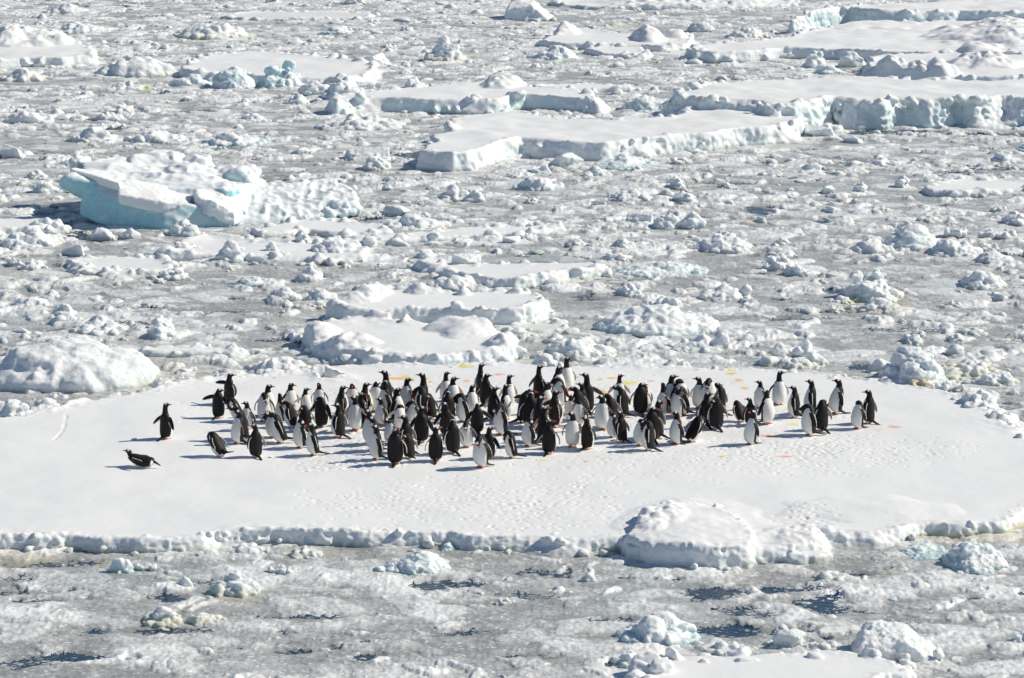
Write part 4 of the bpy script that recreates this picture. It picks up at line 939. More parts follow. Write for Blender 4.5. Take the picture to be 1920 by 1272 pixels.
        o = link('ice_slab', m, M_BLUE, root); o['label'] = lab
    slab([(131, 316, 1.5), (140, 312, 2.0), (228, 340, .9), (226, 348, .5), (222, 343, .5)], 60, 'narrow tilted plate overhanging the left end', .20)
    slab([(222, 336, 1.2), (250, 338, 2.0), (362, 358, 1.6), (352, 384, .25), (300, 378, .1), (222, 364, .1)], 61, 'broad snow-covered slab resting across the front', .30, .03)
    slab([(366, 356, 1.0), (388, 346, 1.8), (430, 346, 2.0), (462, 372, 1.4), (440, 396, .3), (400, 378, .2), (370, 368, .5)], 62, 'thick rounded block right of the broad slab', .42, .05)
iceberg()
CHUNK_SPOTS.append((at(400, 420).x, at(400, 400).y + 1.5, 4.2))

# ---------------------------------------------------------------- single ice chunks, each told apart
C_ = 'ice chunk'
chunk('big white mound of ice cut by the left edge, behind the penguin floe', C_, -60, 298, 634, 738, 'dome', .30, .15, depth=3.3, seed=101, hk=.95)
chunk('lumpy heap of rubble at the left edge, touching the penguin floe', C_, -40, 72, 745, 792, 'crumbly', .1, seed=102)
chunk('rounded snow lump sitting behind the crack at the left of the penguin floe', C_, 64, 110, 748, 772, 'dome', .1, seed=103)
chunk('sharp-edged pyramid boulder of white ice at the top centre of the picture', C_, 943, 1042, 0, 42, 'wedge', .25, .3, depth=2.6, seed=104)
chunk('blue-white jagged block below the humped floe, top centre', C_, 993, 1095, 84, 115, 'crumbly', .45, seed=105, depth=1.4)
chunk('yellow-stained chunk with a lump balanced on top, upper centre left', C_, 790, 878, 74, 118, 'crumbly', .1, .8, seed=106, peaks=[(-.05, .1, .75, .13)])
chunk('large snow-capped heap with a level top and yellow foot, upper left', C_, 320, 474, 38, 76, 'crumbly', .15, .5, seed=107, depth=3)
chunk('pale rubble heap at the top left corner, left of the level-topped heap', C_, 76, 170, 8, 28, 'crumbly', .1, seed=108)
chunk('smooth pale-blue hump of ice in front of the upper left floe', C_, 392, 480, 126, 170, 'dome', .75, seed=109, depth=1.6)
chunk('turquoise peak at the right of the smooth blue hump, upper left', C_, 478, 572, 118, 168, 'crumbly', .7, seed=110, depth=1.8, peaks=[(.15, .2, .8, .12)])
chunk('long bank of white rubble at the foot of the two blue humps, upper left', C_, 310, 400, 138, 165, 'crumbly', .35, seed=111)
chunk('dark-footed round boulder at the left end of the dark-walled floe', C_, 558, 622, 150, 182, 'dome', .35, seed=112)
chunk('bumpy boulder cluster behind the left end of the dark-walled floe', C_, 600, 690, 146, 192, 'crumbly', .1, seed=113, depth=2.4)
chunk('pointed boulder on the right of the boulder cluster, behind the dark-walled floe', C_, 755, 802, 143, 168, 'crumbly', .15, seed=114)
chunk('low floe-like lump with rubble on top, left of the sharp-tipped floe', C_, 580, 765, 205, 247, 'crumbly', .15, seed=115, depth=2.6, hk=.7)
chunk('cream-coloured rubble with brown foot, left of the upper left floe', C_, 180, 290, 150, 172, 'crumbly', .05, .9, seed=116, hk=.8)
chunk('white rubble bank rising to a point, left of the upper left floe', C_, 165, 335, 103, 146, 'crumbly', .15, .3, seed=117, depth=2.2)
chunk('yellowish lump at the far left edge under the cut-off floe', C_, -10, 84, 128, 155, 'crumbly', .05, .5, seed=118)
chunk('narrow ridge of ice crossing the slush at the top left', C_, 62, 212, 42, 64, 'crumbly', .2, seed=119)
chunk('spiky lump alone in the slush above the blue iceberg at far left', C_, 0, 98, 207, 235, 'crumbly', .1, seed=120)
chunk('rounded crumbly lump above the left part of the blue iceberg', C_, 172, 235, 207, 228, 'crumbly', .1, seed=121)
chunk('wide crumbly lump with a bluish left face above the blue iceberg', C_, 370, 505, 250, 276, 'crumbly', .4, seed=122)
chunk('broad rubble heap on grey slush left of the wide crumbly lump', C_, 118, 222, 232, 270, 'crumbly', .1, seed=123, hk=.8)
chunk('row of rubble between two lumps above the iceberg, with a small spike', C_, 225, 350, 244, 270, 'crumbly', .1, seed=124)
chunk('small crumbly heap left of the sharp-tipped floe, middle height', C_, 430, 505, 212, 232, 'crumbly', .1, seed=125)
chunk('white boulder right of the iceberg tail, on grey slush', C_, 700, 780, 380, 408, 'block', .2, seed=126)
chunk('rubble heap with a smooth nose under the boulder right of the iceberg', C_, 690, 850, 405, 434, 'crumbly', .15, seed=127)
chunk('tall rubble heap of rounded blocks in the centre of the slush field', C_, 815, 890, 348, 380, 'crumbly', .2, .2, seed=128)
chunk('pointed block right of the tall rubble heap of rounded blocks', C_, 870, 912, 356, 382, 'dome', .2, seed=129)
chunk('blue-grey mound with bright top below the sharp-tipped floe', C_, 960, 1058, 326, 360, 'crumbly', .4, seed=130)
chunk('small grey-blue cube of ice below the sharp-tipped floe', C_, 997, 1034, 302, 328, 'block', .4, seed=131)
chunk('pale turquoise dimpled dome below the right end of the sharp-tipped floe', C_, 1112, 1228, 298, 320, 'dome', .65, seed=132, depth=2.4)
chunk('crumbly lump in the right centre above the ripple of slush', C_, 1130, 1235, 354, 380, 'crumbly', .1, seed=133)
chunk('rubble by the right tip of the sharp-tipped floe', C_, 1520, 1598, 230, 252, 'crumbly', .15, seed=134)
chunk('blocky pale boulder between the two rear floes, right of centre', C_, 1503, 1560, 92, 132, 'crumbly', .15, seed=135)
chunk('pale boulder right next to the peaks floe and its blocky neighbour', C_, 1570, 1628, 96, 128, 'dome', .15, seed=136)
chunk('boulder pile in the gap left of the broad humped floe', C_, 1362, 1440, 48, 74, 'crumbly', .05, .4, seed=137)
chunk('pale grey lump left of the boulder pile in the rear gap', C_, 1285, 1345, 42, 62, 'dome', .2, seed=138)
chunk('lumpy hummock between the dark-walled floe and the cliff floe', C_, 1160, 1255, 180, 210, 'dome', .35, seed=139)
chunk('shaded hummock against the left end of the cliff floe', C_, 1250, 1300, 166, 212, 'crumbly', .25, seed=140)
chunk('thin upright shard at the right end of the dark-walled floe', C_, 1092, 1116, 194, 216, 'wedge', .2, seed=141)
chunk('blue-topped sharp cone of ice in the right centre', C_, 1272, 1325, 396, 432, 'dome', .45, seed=142, peaks=None)
chunk('low crumbly lump left of the sharp ice cone', C_, 1215, 1285, 398, 432, 'crumbly', .15, seed=143)
chunk('broad knobbly boulder below the sharp ice cone', C_, 1300, 1422, 438, 478, 'crumbly', .15, seed=144, depth=1.6)
chunk('rounded knob of ice left of the knobbly boulder', C_, 1058, 1102, 443, 465, 'crumbly', .1, seed=145)
chunk('big jagged heap with a blue-shaded summit at the right', C_, 1660, 1780, 420, 474, 'crumbly', .35, seed=146, depth=2, peaks=[(-.08, .1, .8, .10)])
chunk('rubble tail spreading right from the jagged blue-shaded heap', C_, 1740, 1852, 448, 486, 'crumbly', .1, seed=147, depth=1.6)
chunk('crumbly rubble tail left of the jagged blue-shaded heap', C_, 1590, 1680, 444, 478, 'crumbly', .1, seed=148)
chunk('flat-topped plate of ice behind the jagged heap at right', C_, 1770, 1815, 425, 450, 'slab', .1, seed=149)
chunk('oval pan of ice right of the jagged heap near the right edge', C_, 1835, 1912, 432, 452, 'slab', .1, seed=150)
chunk('low rounded lump below the oval pan at the right edge', C_, 1825, 1908, 474, 496, 'dome', .2, seed=151)
chunk('knobbly heap of round bumps near the right edge, mid height', C_, 1798, 1895, 508, 546, 'crumbly', .2, seed=152, depth=1.3)
chunk('rubble heap with two towers and a yellow-grey skirt, right of centre', C_, 1580, 1700, 513, 570, 'crumbly', .15, .5, seed=153, depth=1.6, peaks=[(0.1, .2, .85, .08), (-.22, .1, .7, .09)])
chunk('cream-coloured apron of rubble in front of the two-towered heap', C_, 1605, 1700, 560, 588, 'crumbly', 0, .8, seed=154)
chunk('flat lump with an upturned block on its right end, right centre', C_, 1305, 1418, 536, 568, 'crumbly', .15, seed=155, depth=1.1, peaks=[(.36, 0, .6, .10)])
chunk('pale low dome behind the turquoise mound, right of centre', C_, 1150, 1340, 495, 524, 'dome', .4, seed=156, depth=2.2)
chunk('long turquoise mound of ice behind the penguins, right of centre', C_, 1103, 1362, 574, 634, 'dome', .75, seed=157, depth=2.4)
chunk('grey-white lump above the left end of the turquoise mound', C_, 1200, 1292, 553, 582, 'crumbly', .1, seed=158)
chunk('blocky lump with a rounded right end below the turquoise mound', C_, 1243, 1374, 632, 664, 'crumbly', .2, seed=159, depth=1.1, peaks=[(.33, 0, .55, .12)])
chunk('jagged double-peaked heap touching the back edge of the penguin floe', C_, 1428, 1562, 652, 694, 'crumbly', .2, .2, seed=160, depth=1.3, peaks=[(.12, .1, .8, .10), (-.2, .1, .6, .10)])
chunk('low white rubble behind the standing penguins, left of the double-peaked heap', C_, 1240, 1300, 673, 690, 'crumbly', .1, seed=161)
chunk('domed heap just right of the curled floe, behind the tallest penguin', C_, 1000, 1160, 630, 680, 'crumbly', .15, .2, seed=162, depth=1.4)
chunk('steep blue-shadowed heap behind the right shoulder of the penguin floe', C_, 1652, 1790, 654, 726, 'crumbly', .3, seed=163, depth=1.7, peaks=[(-.06, .1, .75, .14)])
chunk('grey rounded boulder left of the steep blue-shadowed heap', C_, 1630, 1675, 672, 702, 'dome', .2, .2, seed=164)
chunk('brown-stained crumbly clump on the back edge of the penguin floe', C_, 1693, 1755, 710, 734, 'crumbly', 0, .2, seed=165, mat=M_TAN)
chunk('smooth grey translucent lump beside the brown-stained clump', C_, 1755, 1812, 716, 740, 'slab', .3, seed=166)
chunk('egg-shaped boulder on the rubble at the right, with a shaded left side', C_, 1772, 1812, 644, 668, 'dome', .2, seed=167)
chunk('wide rubble field with olive crevices at the right edge', C_, 1760, 1900, 662, 722, 'crumbly', .1, .7, seed=168, depth=2, hk=.55)
chunk('knobbly boulder at the right edge in front of the rubble field', C_, 1825, 1920, 696, 728, 'crumbly', .25, .4, seed=169)
chunk('pile of snow blocks on the right shoulder of the penguin floe', C_, 1795, 1885, 728, 780, 'crumbly', .1, seed=170, z=.12, depth=1.4)
chunk('low lumps trailing down the right rim of the penguin floe', C_, 1850, 1918, 766, 806, 'crumbly', .1, seed=171, z=.1, depth=1.2)
chunk('small snow block at the left foot of the pile on the floe shoulder', C_, 1778, 1802, 744, 760, 'dome', .1, seed=172, z=.15)
chunk('ridge of snow rubble along the back rim above the bowing penguins at left', C_, 455, 585, 668, 702, 'crumbly', .1, seed=173, depth=.9)
chunk('smaller rubble on the back rim behind the wing-spreading pair', C_, 385, 470, 694, 712, 'crumbly', .1, seed=174, depth=.7)
chunk('small rubble patch left of the rim rubble, by the green water', C_, 305, 385, 706, 722, 'crumbly', .1, seed=175, depth=.6)
chunk('heap of snow balls between the curled floe and the notch in the rim', C_, 592, 735, 655, 686, 'crumbly', .1, seed=176, depth=.8)
chunk('cubic block of clear white ice in the slush at lower left', C_, 198, 252, 1044, 1079, 'block', .35, seed=177)
chunk('flat small wedge beside the cubic block at lower left', C_, 254, 294, 1056, 1074, 'slab', .2, seed=178)
chunk('pyramid-shaped lump in the slush below the left front edge', C_, 332, 364, 1073, 1106, 'dome', .2, seed=179)
chunk('knobbly elongated lump right of the pyramid-shaped one, lower left', C_, 388, 494, 1074, 1122, 'crumbly', .2, .25, seed=180, depth=.6)
chunk('boulder with dark olive foot in the lower left slush', C_, 258, 345, 1140, 1180, 'crumbly', .1, .4, seed=181, depth=.7)
chunk('snowy slab with a crumbled top right of the olive-footed boulder', C_, 335, 425, 1142, 1178, 'crumbly', .1, .3, seed=182, depth=.6, hk=.7)
chunk('pan-shaped low lump just off the front edge at left', C_, 414, 512, 1020, 1048, 'crumbly', .1, seed=183, depth=.7)
chunk('yellow-tinged crumbly pan off the front edge at left', C_, 532, 612, 1026, 1052, 'crumbly', 0, .7, seed=184, depth=.7, hk=.8)
chunk('flat-topped bar of ice in the slush below the yellow-tinged pan', C_, 500, 556, 1062, 1082, 'slab', .1, seed=185)
chunk('blue-edged wedge of ice in front of the floe, left of centre', C_, 728, 842, 1034, 1084, 'dome', .45, seed=186, depth=1.1)
chunk('crumbled bluish debris at the left of the blue-edged wedge', C_, 688, 775, 1056, 1082, 'crumbly', .35, seed=187, depth=.5, hk=.8)
chunk('tilted snow plate leaning on the front edge left of centre', C_, 750, 866, 994, 1028, 'slab', .1, seed=188, depth=.9)
chunk('round snow block stuck on the front edge above the slush, left of centre', C_, 706, 742, 990, 1012, 'dome', .05, seed=189, z=.1)
chunk('small block on the front edge near the tilted weathered block', C_, 1112, 1160, 1006, 1038, 'crumbly', .05, seed=190)
chunk('rounded block on the front edge in the centre', C_, 1014, 1056, 1010, 1036, 'dome', .05, seed=191)
chunk('tiny white cone alone in the centre foreground slush', C_, 1088, 1122, 1076, 1096, 'dome', .1, seed=192)
chunk('knobbly boulder with turquoise foot in the right foreground', C_, 1158, 1325, 1152, 1216, 'crumbly', .5, seed=193, depth=1.1)
chunk('smooth mushroom-topped lump on rubble in the right foreground', C_, 1434, 1520, 1178, 1222, 'block', .3, seed=194)
chunk('large wedge block with a blue left face above the bottom slab', C_, 1602, 1778, 1180, 1252, 'wedge', .3, seed=195, depth=1.2)
chunk('chain of fine rubble along the back of the bottom slab', C_, 1300, 1440, 1196, 1232, 'crumbly', .1, seed=196, depth=.6, hk=.7)
chunk('fine rubble between the mushroom-topped lump and the wedge block', C_, 1500, 1592, 1200, 1226, 'crumbly', .1, seed=197, depth=.5, hk=.8)
chunk('rubble spilling from the left end of the bottom slab', C_, 1145, 1235, 1218, 1262, 'crumbly', .2, seed=198, depth=.8, hk=.7)
chunk('rubble tongue at the right tip of the bottom slab', C_, 1665, 1732, 1236, 1264, 'crumbly', .1, seed=199, depth=.5)
chunk('pale turquoise pyramid in the slush near the right edge, in front of the floe', C_, 1772, 1894, 1022, 1080, 'dome', .7, seed=200, depth=1.3)
chunk('flat turquoise apron of ice left of the pale pyramid', C_, 1682, 1800, 1020, 1052, 'dome', .5, seed=201, depth=1.2, hk=.7)
chunk('low white crumbly lump in the slush under the right front edge', C_, 1525, 1610, 1070, 1098, 'crumbly', .15, seed=202, depth=.6)
chunk('bluish boulder cut by the right edge, bottom right', C_, 1892, 1950, 1176, 1216, 'crumbly', .3, seed=203)
chunk('crumbly lump below the weathered tilted block', C_, 1316, 1404, 1060, 1084, 'crumbly', .15, seed=204, depth=.6, hk=.7)
chunk('low lump with a sharp crest in the far right slush', C_, 1620, 1700, 298, 316, 'crumbly', .2, seed=205)
chunk('crumbly boulder under the cliff floe, right of the sharp-tipped floe', C_, 1500, 1545, 304, 326, 'dome', .15, seed=206)
chunk('big heap of soft lumps in front of the left end of the diamond floe', C_, 795, 905, 514, 546, 'crumbly', .1, seed=207)
chunk('rounded lump with bluish top left of the thick olive-footed floe', C_, 498, 566, 538, 568, 'dome', .3, seed=208)
chunk('crumbly lump touching the right of the bluish-topped one', C_, 566, 632, 540, 568, 'crumbly', .1, seed=209)
chunk('crumbly lumps at the left of the thick olive-footed floe', C_, 610, 690, 562, 600, 'crumbly', .15, .2, seed=210)
chunk('pyramid lump left of the narrow flat slab at left', C_, 90, 148, 586, 611, 'dome', .2, seed=211)
chunk('long rubble heap behind the large white mound at left', C_, 120, 238, 594, 632, 'crumbly', .1, seed=212, depth=1.6)
chunk('pale oval lump in the slush far left above the large white mound', C_, 10, 98, 556, 580, 'crumbly', .1, seed=213)
chunk('sharp shark-fin of ice at the foot of the iceberg', C_, 170, 218, 428, 452, 'wedge', .25, seed=214)
chunk('small rounded stump of ice beside the shark-fin at the foot of the iceberg', C_, 224, 262, 427, 450, 'dome', .3, seed=215)
chunk('white rubble resting against the turquoise wall of the iceberg', C_, 305, 388, 412, 446, 'crumbly', .15, seed=216)
chunk('tall rubble tower on the floe in front of the iceberg', C_, 490, 528, 442, 482, 'crumbly', .15, seed=217, z=.05)
chunk('lumpy boulder left of the tall rubble tower', C_, 398, 462, 450, 494, 'crumbly', .15, seed=218, z=.05)
chunk('round rubble right of the tall rubble tower', C_, 488, 552, 468, 496, 'crumbly', .15, seed=219)
chunk('wide rubble at the right end of the floe in front of the iceberg', C_, 560, 690, 452, 490, 'crumbly', .1, seed=220)
chunk('rubble strip at the left end of the floe in front of the iceberg', C_, 298, 400, 456, 482, 'crumbly', .1, seed=221)
chunk('great rubble heap at the left edge beside the iceberg shadow', C_, -20, 108, 428, 470, 'crumbly', .15, seed=222, depth=1.8)
chunk('rubble right of the left-edge plate, next to the iceberg shadow', C_, 30, 130, 408, 440, 'crumbly', .1, seed=223)
chunk('tilted small block above the oval low floe', C_, 108, 158, 462, 484, 'block', .1, seed=224)
chunk('low lump in the slush left of the oval low floe', C_, 30, 92, 488, 510, 'crumbly', .15, seed=225)

# ---------------------------------------------------------------- brash ice: nameless lumps, alike, spread over the field
rs = random.Random(42)
def near_taken(x, y, r):
    for cx, cy, cr in CHUNK_SPOTS:
        if (x - cx) ** 2 + (y - cy) ** 2 < (cr * .9 + r) ** 2: return True
    for P in FLOE_POLYS:
        ins = False; n = len(P); best = 9e9
        for i in range(n):
            ax, ay = P[i]; bx, by = P[(i + 1) % n]
            if (ay > y) != (by > y) and x < (bx - ax) * (y - ay) / (by - ay) + ax: ins = not ins
            ex, ey = bx - ax, by - ay; t = max(0, min(1, ((x - ax) * ex + (y - ay) * ey) / (ex * ex + ey * ey + 1e-9)))
            best = min(best, (x - ax - t * ex) ** 2 + (y - ay - t * ey) ** 2)
        if ins or best < r * r: return True
    return False
KINDS = [('crumbly', .10, 0, .42), ('crumbly', .05, .5, .36), ('crumbly', .25, 0, .5), ('dome', .3, 0, .42), ('crumbly', .08, .15, .32), ('block', .15, 0, .45), ('crumbly', .12, 0, .55), ('slab', .1, 0, .2)]
TEXT = {'crumbly': 'small crumbly lump of white brash ice afloat in the grey slush', 'dome': 'small rounded bluish ice knob afloat in the grey slush', 'block': 'small angular ice block afloat in the grey slush', 'slab': 'small flat plate of ice afloat in the grey slush'}
protos = []
for i, (st, b, y, hh) in enumerate(KINDS):
    me = mound_mesh(1.0, .75, hh, 500 + i, st, b, y, voxel=.026); me.materials.append(M_BLUE if b > .28 else M_ICE); protos.append((me, st))
n_sc = 0; tries = 0; first = {}
while n_sc < 285 and tries < 20000:
    tries += 1
    py = rs.uniform(2, 1265); px = rs.uniform(-30, 1950)
    if 1010 < py and rs.random() < .80: continue
    p = at(px, py); w = .28 + .75 * rs.random() ** 2.2
    if 1010 < py: w *= .55
    w *= (p.y / 70) ** .5
    if near_taken(p.x, p.y, w * .45): continue
    k = rs.randrange(len(protos)); me, st = protos[k]
    if k not in first:
        o = bpy.data.objects.new('brash_ice', me); first[k] = o
    else: o = first[k].copy()
    COL.objects.link(o)
    o.location = (p.x, p.y, -.01); o.rotation_euler = (0, 0, rs.uniform(0, 6.283)); o.scale = (w * rs.uniform(.9, 1.2), w * rs.uniform(.8, 1.1), w * rs.uniform(.6, 1.15))
    tag(o, TEXT[st], 'ice chunk', {'crumbly': 'crumbly brash ice lumps', 'dome': 'rounded brash ice knobs', 'block': 'angular brash ice blocks', 'slab': 'flat brash ice plates'}[st])
    CHUNK_SPOTS.append((p.x, p.y, w * .5)); n_sc += 1

# the crumbs between them: past counting, one object
lows = []
for i in range(9):
    m_ = mound_mesh(1.0, .8, (.34, .45, .28, .5, .38, .3, .42, .25, .55)[i], 700 + i, ('crumbly', 'dome', 'crumbly', 'crumbly', 'block', 'dome', 'crumbly', 'crumbly', 'dome')[i], (.05, .2, .1, .25, .1, .3, .1, .05, .1)[i], (0, 0, .3, 0, 0, 0, .1, .4, 0)[i], voxel=.07)
    V = get_v(m_); k = len(m_.polygons); L = np.empty(len(m_.loops), np.int32); m_.loops.foreach_get('vertex_index', L)
    tot = np.empty(k, np.int32); m_.polygons.foreach_get('loop_total', tot); assert (tot == 4).all()
    mx = np.empty(len(V) * 4, np.float32); m_.attributes['mix'].data.foreach_get('color', mx)
    lows.append((V, L.reshape(-1, 4), mx.reshape(-1, 4)))
VV, FF, CC = [], [], []; off = 0; made = 0; tries = 0
while made < 4600 and tries < 40000:
    tries += 1
    cy = math.sqrt(rs.uniform(40 ** 2, 165 ** 2)); cx = rs.uniform(-.24, .24) * cy
    cl = float(noise2(np.array([cx * .22]), np.array([cy * .22]), 90)[0]) + .6 * float(noise2(np.array([cx * .7]), np.array([cy * .7]), 91)[0])
    if cl < rs.uniform(-.5, .5): continue
    if cy < 50.3 and rs.random() < .55: continue
    w = (.10 + .40 * rs.random() ** 2.6) * (cy / 65) ** .6
    if cy < 50.3: w *= .6
    if near_taken(cx, cy, w * .3): continue
    V, F, c = lows[rs.randrange(9)]; a = rs.uniform(0, 6.283); ca, sa = math.cos(a), math.sin(a); sx, sy, sz = w * rs.uniform(.8, 1.5), w * rs.uniform(.7, 1.2), w * rs.uniform(.3, .85)
    x = V[:, 0] * sx; y = V[:, 1] * sy; VV.append(np.stack([x * ca - y * sa + cx, x * sa + y * ca + cy, V[:, 2] * sz + .01], -1)); FF.append(F + off); CC.append(c); off += len(V); made += 1
me = mesh_np('crumbs', np.concatenate(VV), np.concatenate(FF)); set_attr(me, 'mix', np.concatenate(CC)); set_attr(me, 'stain', np.zeros((off, 4), np.float32))
tag(link('brash_crumbs', me, M_ICE), 'thousands of small white crumbs of brash ice strewn over the slush', 'brash ice', None, 'stuff')

# ---------------------------------------------------------------- the slush field (nobody could count it) and the sea under it
LEADS = [(330,1185,90,6,.1,.8),(560,1160,80,6,.15,.75),(1000,1120,90,8,0,.6),(1130,1165,60,5,.1,.7),(60,1130,60,5,0,.7),(1700,1170,70,6,0,.6),(1480,1110,60,8,.1,.9),(560,1225,60,5,.1,.7),(980,1235,60,5,0,.6),(420,1095,60,6,0,.6),(825,1103,62,13,.22,1),(1330,1116,70,13,0,1),(1545,1135,50,20,-.1,1),(1350,1186,75,12,-.1,1),(1420,1150,70,10,0,.7),(130,1236,80,9,.1,.9),(245,1240,20,8,0,.7),(312,1124,36,9,-.1,1),(165,1188,40,8,0,.7),(690,1234,34,9,.2,.8),(120,1060,90,7,.1,.7),(30,1090,40,8,0,.6),(860,1190,90,7,.15,.6),(1480,1190,50,7,0,.7),(1270,1205,40,6,0,.5),(1620,1150,50,6,0,.5),
 (60,392,80,5,-.05,1),(110,404,60,5,0,1),(180,446,70,8,-.06,1),(95,432,40,12,0,.8),(690,410,30,5,0,1),(1425,397,26,7,0,1.3),(1560,416,40,5,0,1),(785,292,34,8,.1,1.3),(1620,308,60,6,0,.7),(1560,300,70,6,0,.6),(1780,324,70,8,0,.7),(1860,316,50,8,0,.7),(1580,252,60,3,0,1),(1700,249,100,3,0,1.2),(1850,254,90,3,0,1.2),(1620,136,30,3,0,1),(1540,42,50,2,0,1),(900,208,200,2,0,1),(590,190,40,4,0,1),(640,212,30,3,0,.8),(1020,296,150,3,-.05,.8),(1180,288,150,3,-.1,.8),(850,310,60,3,0,.8),
 (300,722,60,10,.2,.6),(260,735,40,7,.2,.6),(585,650,40,8,-.3,1),(1620,690,30,8,0,.8),(1870,478,40,3,0,.8),(1560,548,20,6,0,.8),(1100,560,40,7,-.1,.7),(1800,780,60,9,0,.5),(1905,780,20,30,0,.6),(1160,460,60,6,0,.6),(240,610,60,6,0,.7),(1370,345,60,4,0,.7),(400,280,60,4,0,.6),(90,290,60,4,0,.6),(480,340,60,5,0,.5),(950,560,60,5,0,.4),(1480,600,90,6,0,.6),(1700,620,120,8,0,.55),(1430,480,80,5,0,.5),(730,510,60,5,0,.5),(1340,560,60,5,0,.6)]
YELLOW = [(60,1052,70,12,.5),(25,1045,60,10,.3),(188,1060,24,6,.8),(580,1045,60,12,.35),(460,1125,60,10,.35),(330,720,90,20,.30),(320,690,120,30,.20),(1640,575,90,20,.45),(1000,620,140,20,.2),(1780,1010,160,14,.6),(1905,985,50,18,.8),(1660,1085,40,8,.3),(620,712,25,8,.8),(1000,700,60,10,.3),(250,520,120,14,.15),(860,110,60,10,.4),(420,70,60,6,.4),(1200,55,70,5,.5),(1150,52,80,5,.5)]
def slush():
    us = np.concatenate([np.linspace(-1.6, -.26, 70)[:-1], np.linspace(-.26, -.185, 90)[:-1], np.linspace(-.185, .185, 1500), np.linspace(.185, .26, 90)[1:], np.linspace(.26, 1.6, 70)[1:]])
    ys = np.concatenate([np.linspace(12, 36, 60)[:-1], np.exp(np.linspace(math.log(36), math.log(168), 1750)), np.exp(np.linspace(math.log(168), math.log(2500), 260))[1:]])
    U, Y = np.meshgrid(us, ys); X = U * Y; nx, ny = len(us), len(ys)
    wx = X + .38 * noise2(X * .7, Y * .7, 67) + .20 * noise2(X * 1.6, Y * 1.6, 61) + .07 * noise2(X * 4.5, Y * 4.5, 62); wy = Y + .38 * noise2(X * .7, Y * .7, 68) + .20 * noise2(X * 1.6, Y * 1.6, 63) + .07 * noise2(X * 4.5, Y * 4.5, 64)
    bil = billow2(X * 4.0, Y * 2.4, 2, 70, .5); fine = noise2(X * 12, Y * 8, 75) * sstep(75, 50, Y)
    H = np.zeros_like(X); Bt = np.full_like(X, .5, dtype=np.float32); rs = random.Random(9)
    def stamp(cx, cy, r, asp, an, h, flat):
        R = r * 1.25 + .5
        j0, j1 = np.searchsorted(ys, (cy - R, cy + R))
        if j1 <= j0 or cy < 13: return
        i0, i1 = np.searchsorted(us, ((cx - R) / cy, (cx + R) / cy))
        if i1 - i0 < 2: return
        x = wx[j0:j1, i0:i1] - cx; y = wy[j0:j1, i0:i1] - cy
        ca, sa = math.cos(an), math.sin(an); q = ((x * ca + y * sa) / r) ** 2 + ((-x * sa + y * ca) / (r * asp)) ** 2
        t = h * np.clip(1 - q ** flat, 0, 1) ** .7
        old = H[j0:j1, i0:i1]; Bt[j0:j1, i0:i1] = np.where(t > old, rs.random(), Bt[j0:j1, i0:i1]); H[j0:j1, i0:i1] = np.maximum(old, t)
    ln0, ln1 = math.log(36), math.log(165)
    for i in range(52000):
        # even over the ground of the view: density ~ y
        cy = math.sqrt(rs.uniform(36 ** 2, 165 ** 2)); cx = rs.uniform(-.26, .26) * cy
        fore = cy < 50.5
        clus = float(noise2(np.array([cx * .22]), np.array([cy * .22]), 90)[0]) + .5 * float(noise2(np.array([cx * .6]), np.array([cy * .6]), 91)[0])
        if fore:
            if rs.random() < .2: continue
            if clus < rs.uniform(-.7, .3): continue
            r = .05 + .20 * rs.random() ** 3; h = r * rs.uniform(.10, .32)
        else:
            if clus < rs.uniform(-.75, .45): continue
            r = .07 + .38 * rs.random() ** 2.4; h = min(.11, r * rs.uniform(.10, .36))
            r *= 1 + (cy - 55) / 200
        stamp(cx, cy, r, rs.uniform(.5, 1), rs.uniform(0, 3.14), h, rs.uniform(.7, 1.6))
    # wide flat pans of frazil, pale but hardly raised
    for i in range(9000):
        cy = math.sqrt(rs.uniform(36 ** 2, 165 ** 2)); cx = rs.uniform(-.26, .26) * cy
        stamp(cx, cy, .15 + .75 * rs.random() ** 2, rs.uniform(.4, .9), rs.uniform(-.7, .7), rs.uniform(.010, .035), 2.2)
    lump = H.copy()
    Z = .025 + H * (.82 + .38 * bil) + .012 * fine * sstep(.0, .05, H) + .008 * billow2(X * 6, Y * 4, 2, 80) * sstep(90, 45, Y) + .012 * fbm2(X * 2.2, Y * 1.4, 3, 82)
    pan = sstep(.02, .30, fbm2(X * .42 + 3.3, Y * .55, 4, 120)) * sstep(.95, .55, 0 * X + 0) * sstep(54, 49, Y) + .35 * sstep(.1, .4, fbm2(X * .35, Y * .45, 4, 121)) * sstep(49, 54, Y)
    Z += pan * (.020 + .022 * billow2(X * 2.6, Y * 2.0, 3, 122)) 
    white = (.42 + .45 * Bt) * sstep(.015, .06, H + .012 * bil) + (.05 + .38 * Bt) * sstep(.004, .014, H) * sstep(.06, .015, H) + .26 * fbm2(X * .35, Y * .9, 4, 84) + .17 * fbm2(X * 1.5, Y * 2.5, 4, 86)
    white += .10 + pan * (.34 + .22 * billow2(X * 2.6, Y * 2.0, 3, 122))
    white -= .10 * sstep(.05, .4, fbm2(X * .55 + 9, Y * .5, 4, 131)) * sstep(52, 48, Y)
    dark = np.zeros_like(X); yel = np.zeros_like(X)
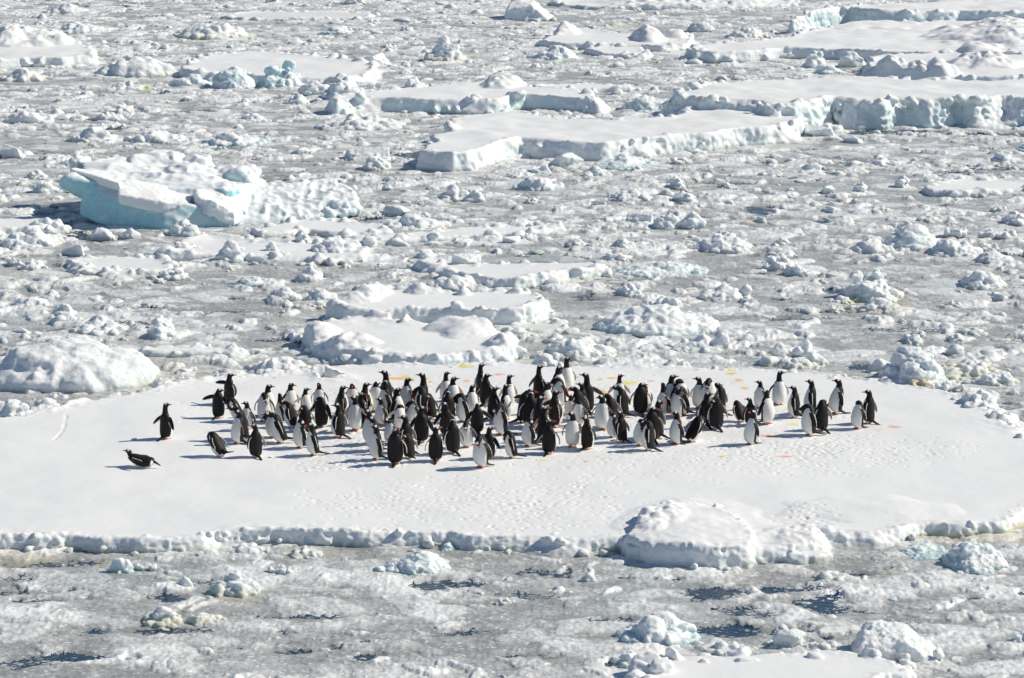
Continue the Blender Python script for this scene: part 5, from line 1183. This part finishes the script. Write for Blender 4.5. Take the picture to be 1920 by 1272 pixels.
    for (px, py, rx, ry, an, s) in LEADS:
        c = at(px, py); ax = rx / px_m(c); ay = ry * c.y / (F_PX / c.y * CAM_H); R = 2 * max(ax, ay)
        j0, j1 = np.searchsorted(ys, (c.y - R, c.y + R)); i0, i1 = np.searchsorted(us, ((c.x - R) / c.y, (c.x + R) / c.y))
        x = X[j0:j1, i0:i1] - c.x; y = Y[j0:j1, i0:i1] - c.y - an * x * (ay / ax) * 2.2
        r = np.sqrt((x / ax) ** 2 + (y / ay) ** 2) + .95 * fbm2(X[j0:j1, i0:i1] * 1.3, Y[j0:j1, i0:i1] * 1.3, 4, 95)
        dark[j0:j1, i0:i1] = np.maximum(dark[j0:j1, i0:i1], s * sstep(1.75, .35, r))
    for (px, py, rx, ry, s) in YELLOW:
        c = at(px, py); ax = rx / px_m(c); ay = ry * c.y / (F_PX / c.y * CAM_H); R = 2 * max(ax, ay)
        j0, j1 = np.searchsorted(ys, (c.y - R, c.y + R)); i0, i1 = np.searchsorted(us, ((c.x - R) / c.y, (c.x + R) / c.y))
        r = np.sqrt(((X[j0:j1, i0:i1] - c.x) / ax) ** 2 + ((Y[j0:j1, i0:i1] - c.y) / ay) ** 2) + .6 * fbm2(X[j0:j1, i0:i1] * 1.3, Y[j0:j1, i0:i1] * 1.3, 3, 97)
        yel[j0:j1, i0:i1] = np.maximum(yel[j0:j1, i0:i1], s * sstep(1.3, .3, r))
    wild = sstep(.28, .52, fbm2(X * .5, Y * .8, 4, 99) + .25 * fbm2(X * 3, Y * 3, 2, 98)) * .75
    dark = np.maximum(dark, wild)
    Z = Z * (1 - .85 * sstep(.15, .6, dark) * sstep(.10, .04, lump)) + .004
    dark = dark * sstep(.10, .04, lump); white = white - .30 * dark * sstep(.1, .03, lump)
    tint = sstep(.1, .7, fbm2(X * .25, Y * .25, 3, 105)) * .5
    yel = np.maximum(yel, .22 * sstep(.15, .6, fbm2(X * .12, Y * .12, 3, 107)) * sstep(.0, .4, noise2(X * 1.2, Y * 1.2, 108)))
    blue = tint * sstep(.05, .15, H) * .5 + .10 * sstep(.2, .6, fbm2(X * .2, Y * .2, 2, 110))
    idx = np.arange(nx * ny).reshape(ny, nx)
    F = np.stack([idx[:-1, :-1], idx[:-1, 1:], idx[1:, 1:], idx[1:, :-1]], -1).reshape(-1, 4)
    me = mesh_np('slush', np.stack([X, Y, Z], -1).reshape(-1, 3), F)
    set_attr(me, 'mix', np.stack([np.clip(white, -.4, 1), np.clip(yel, 0, 1), np.clip(blue, 0, 1), np.clip(dark, 0, 1)], -1).reshape(-1, 4))
    o = link('slush_ice', me, M_SLUSH)
    tag(o, 'grey frazil slush and countless crumbs of brash ice covering the sea', 'slush ice', None, 'stuff')
slush()
bm = bmesh.new(); bmesh.ops.create_grid(bm, x_segments=8, y_segments=8, size=8000)
me = bpy.data.meshes.new('water'); bm.to_mesh(me); bm.free()
w_ = link('water', me, M_WATER); tag(w_, kind='structure')
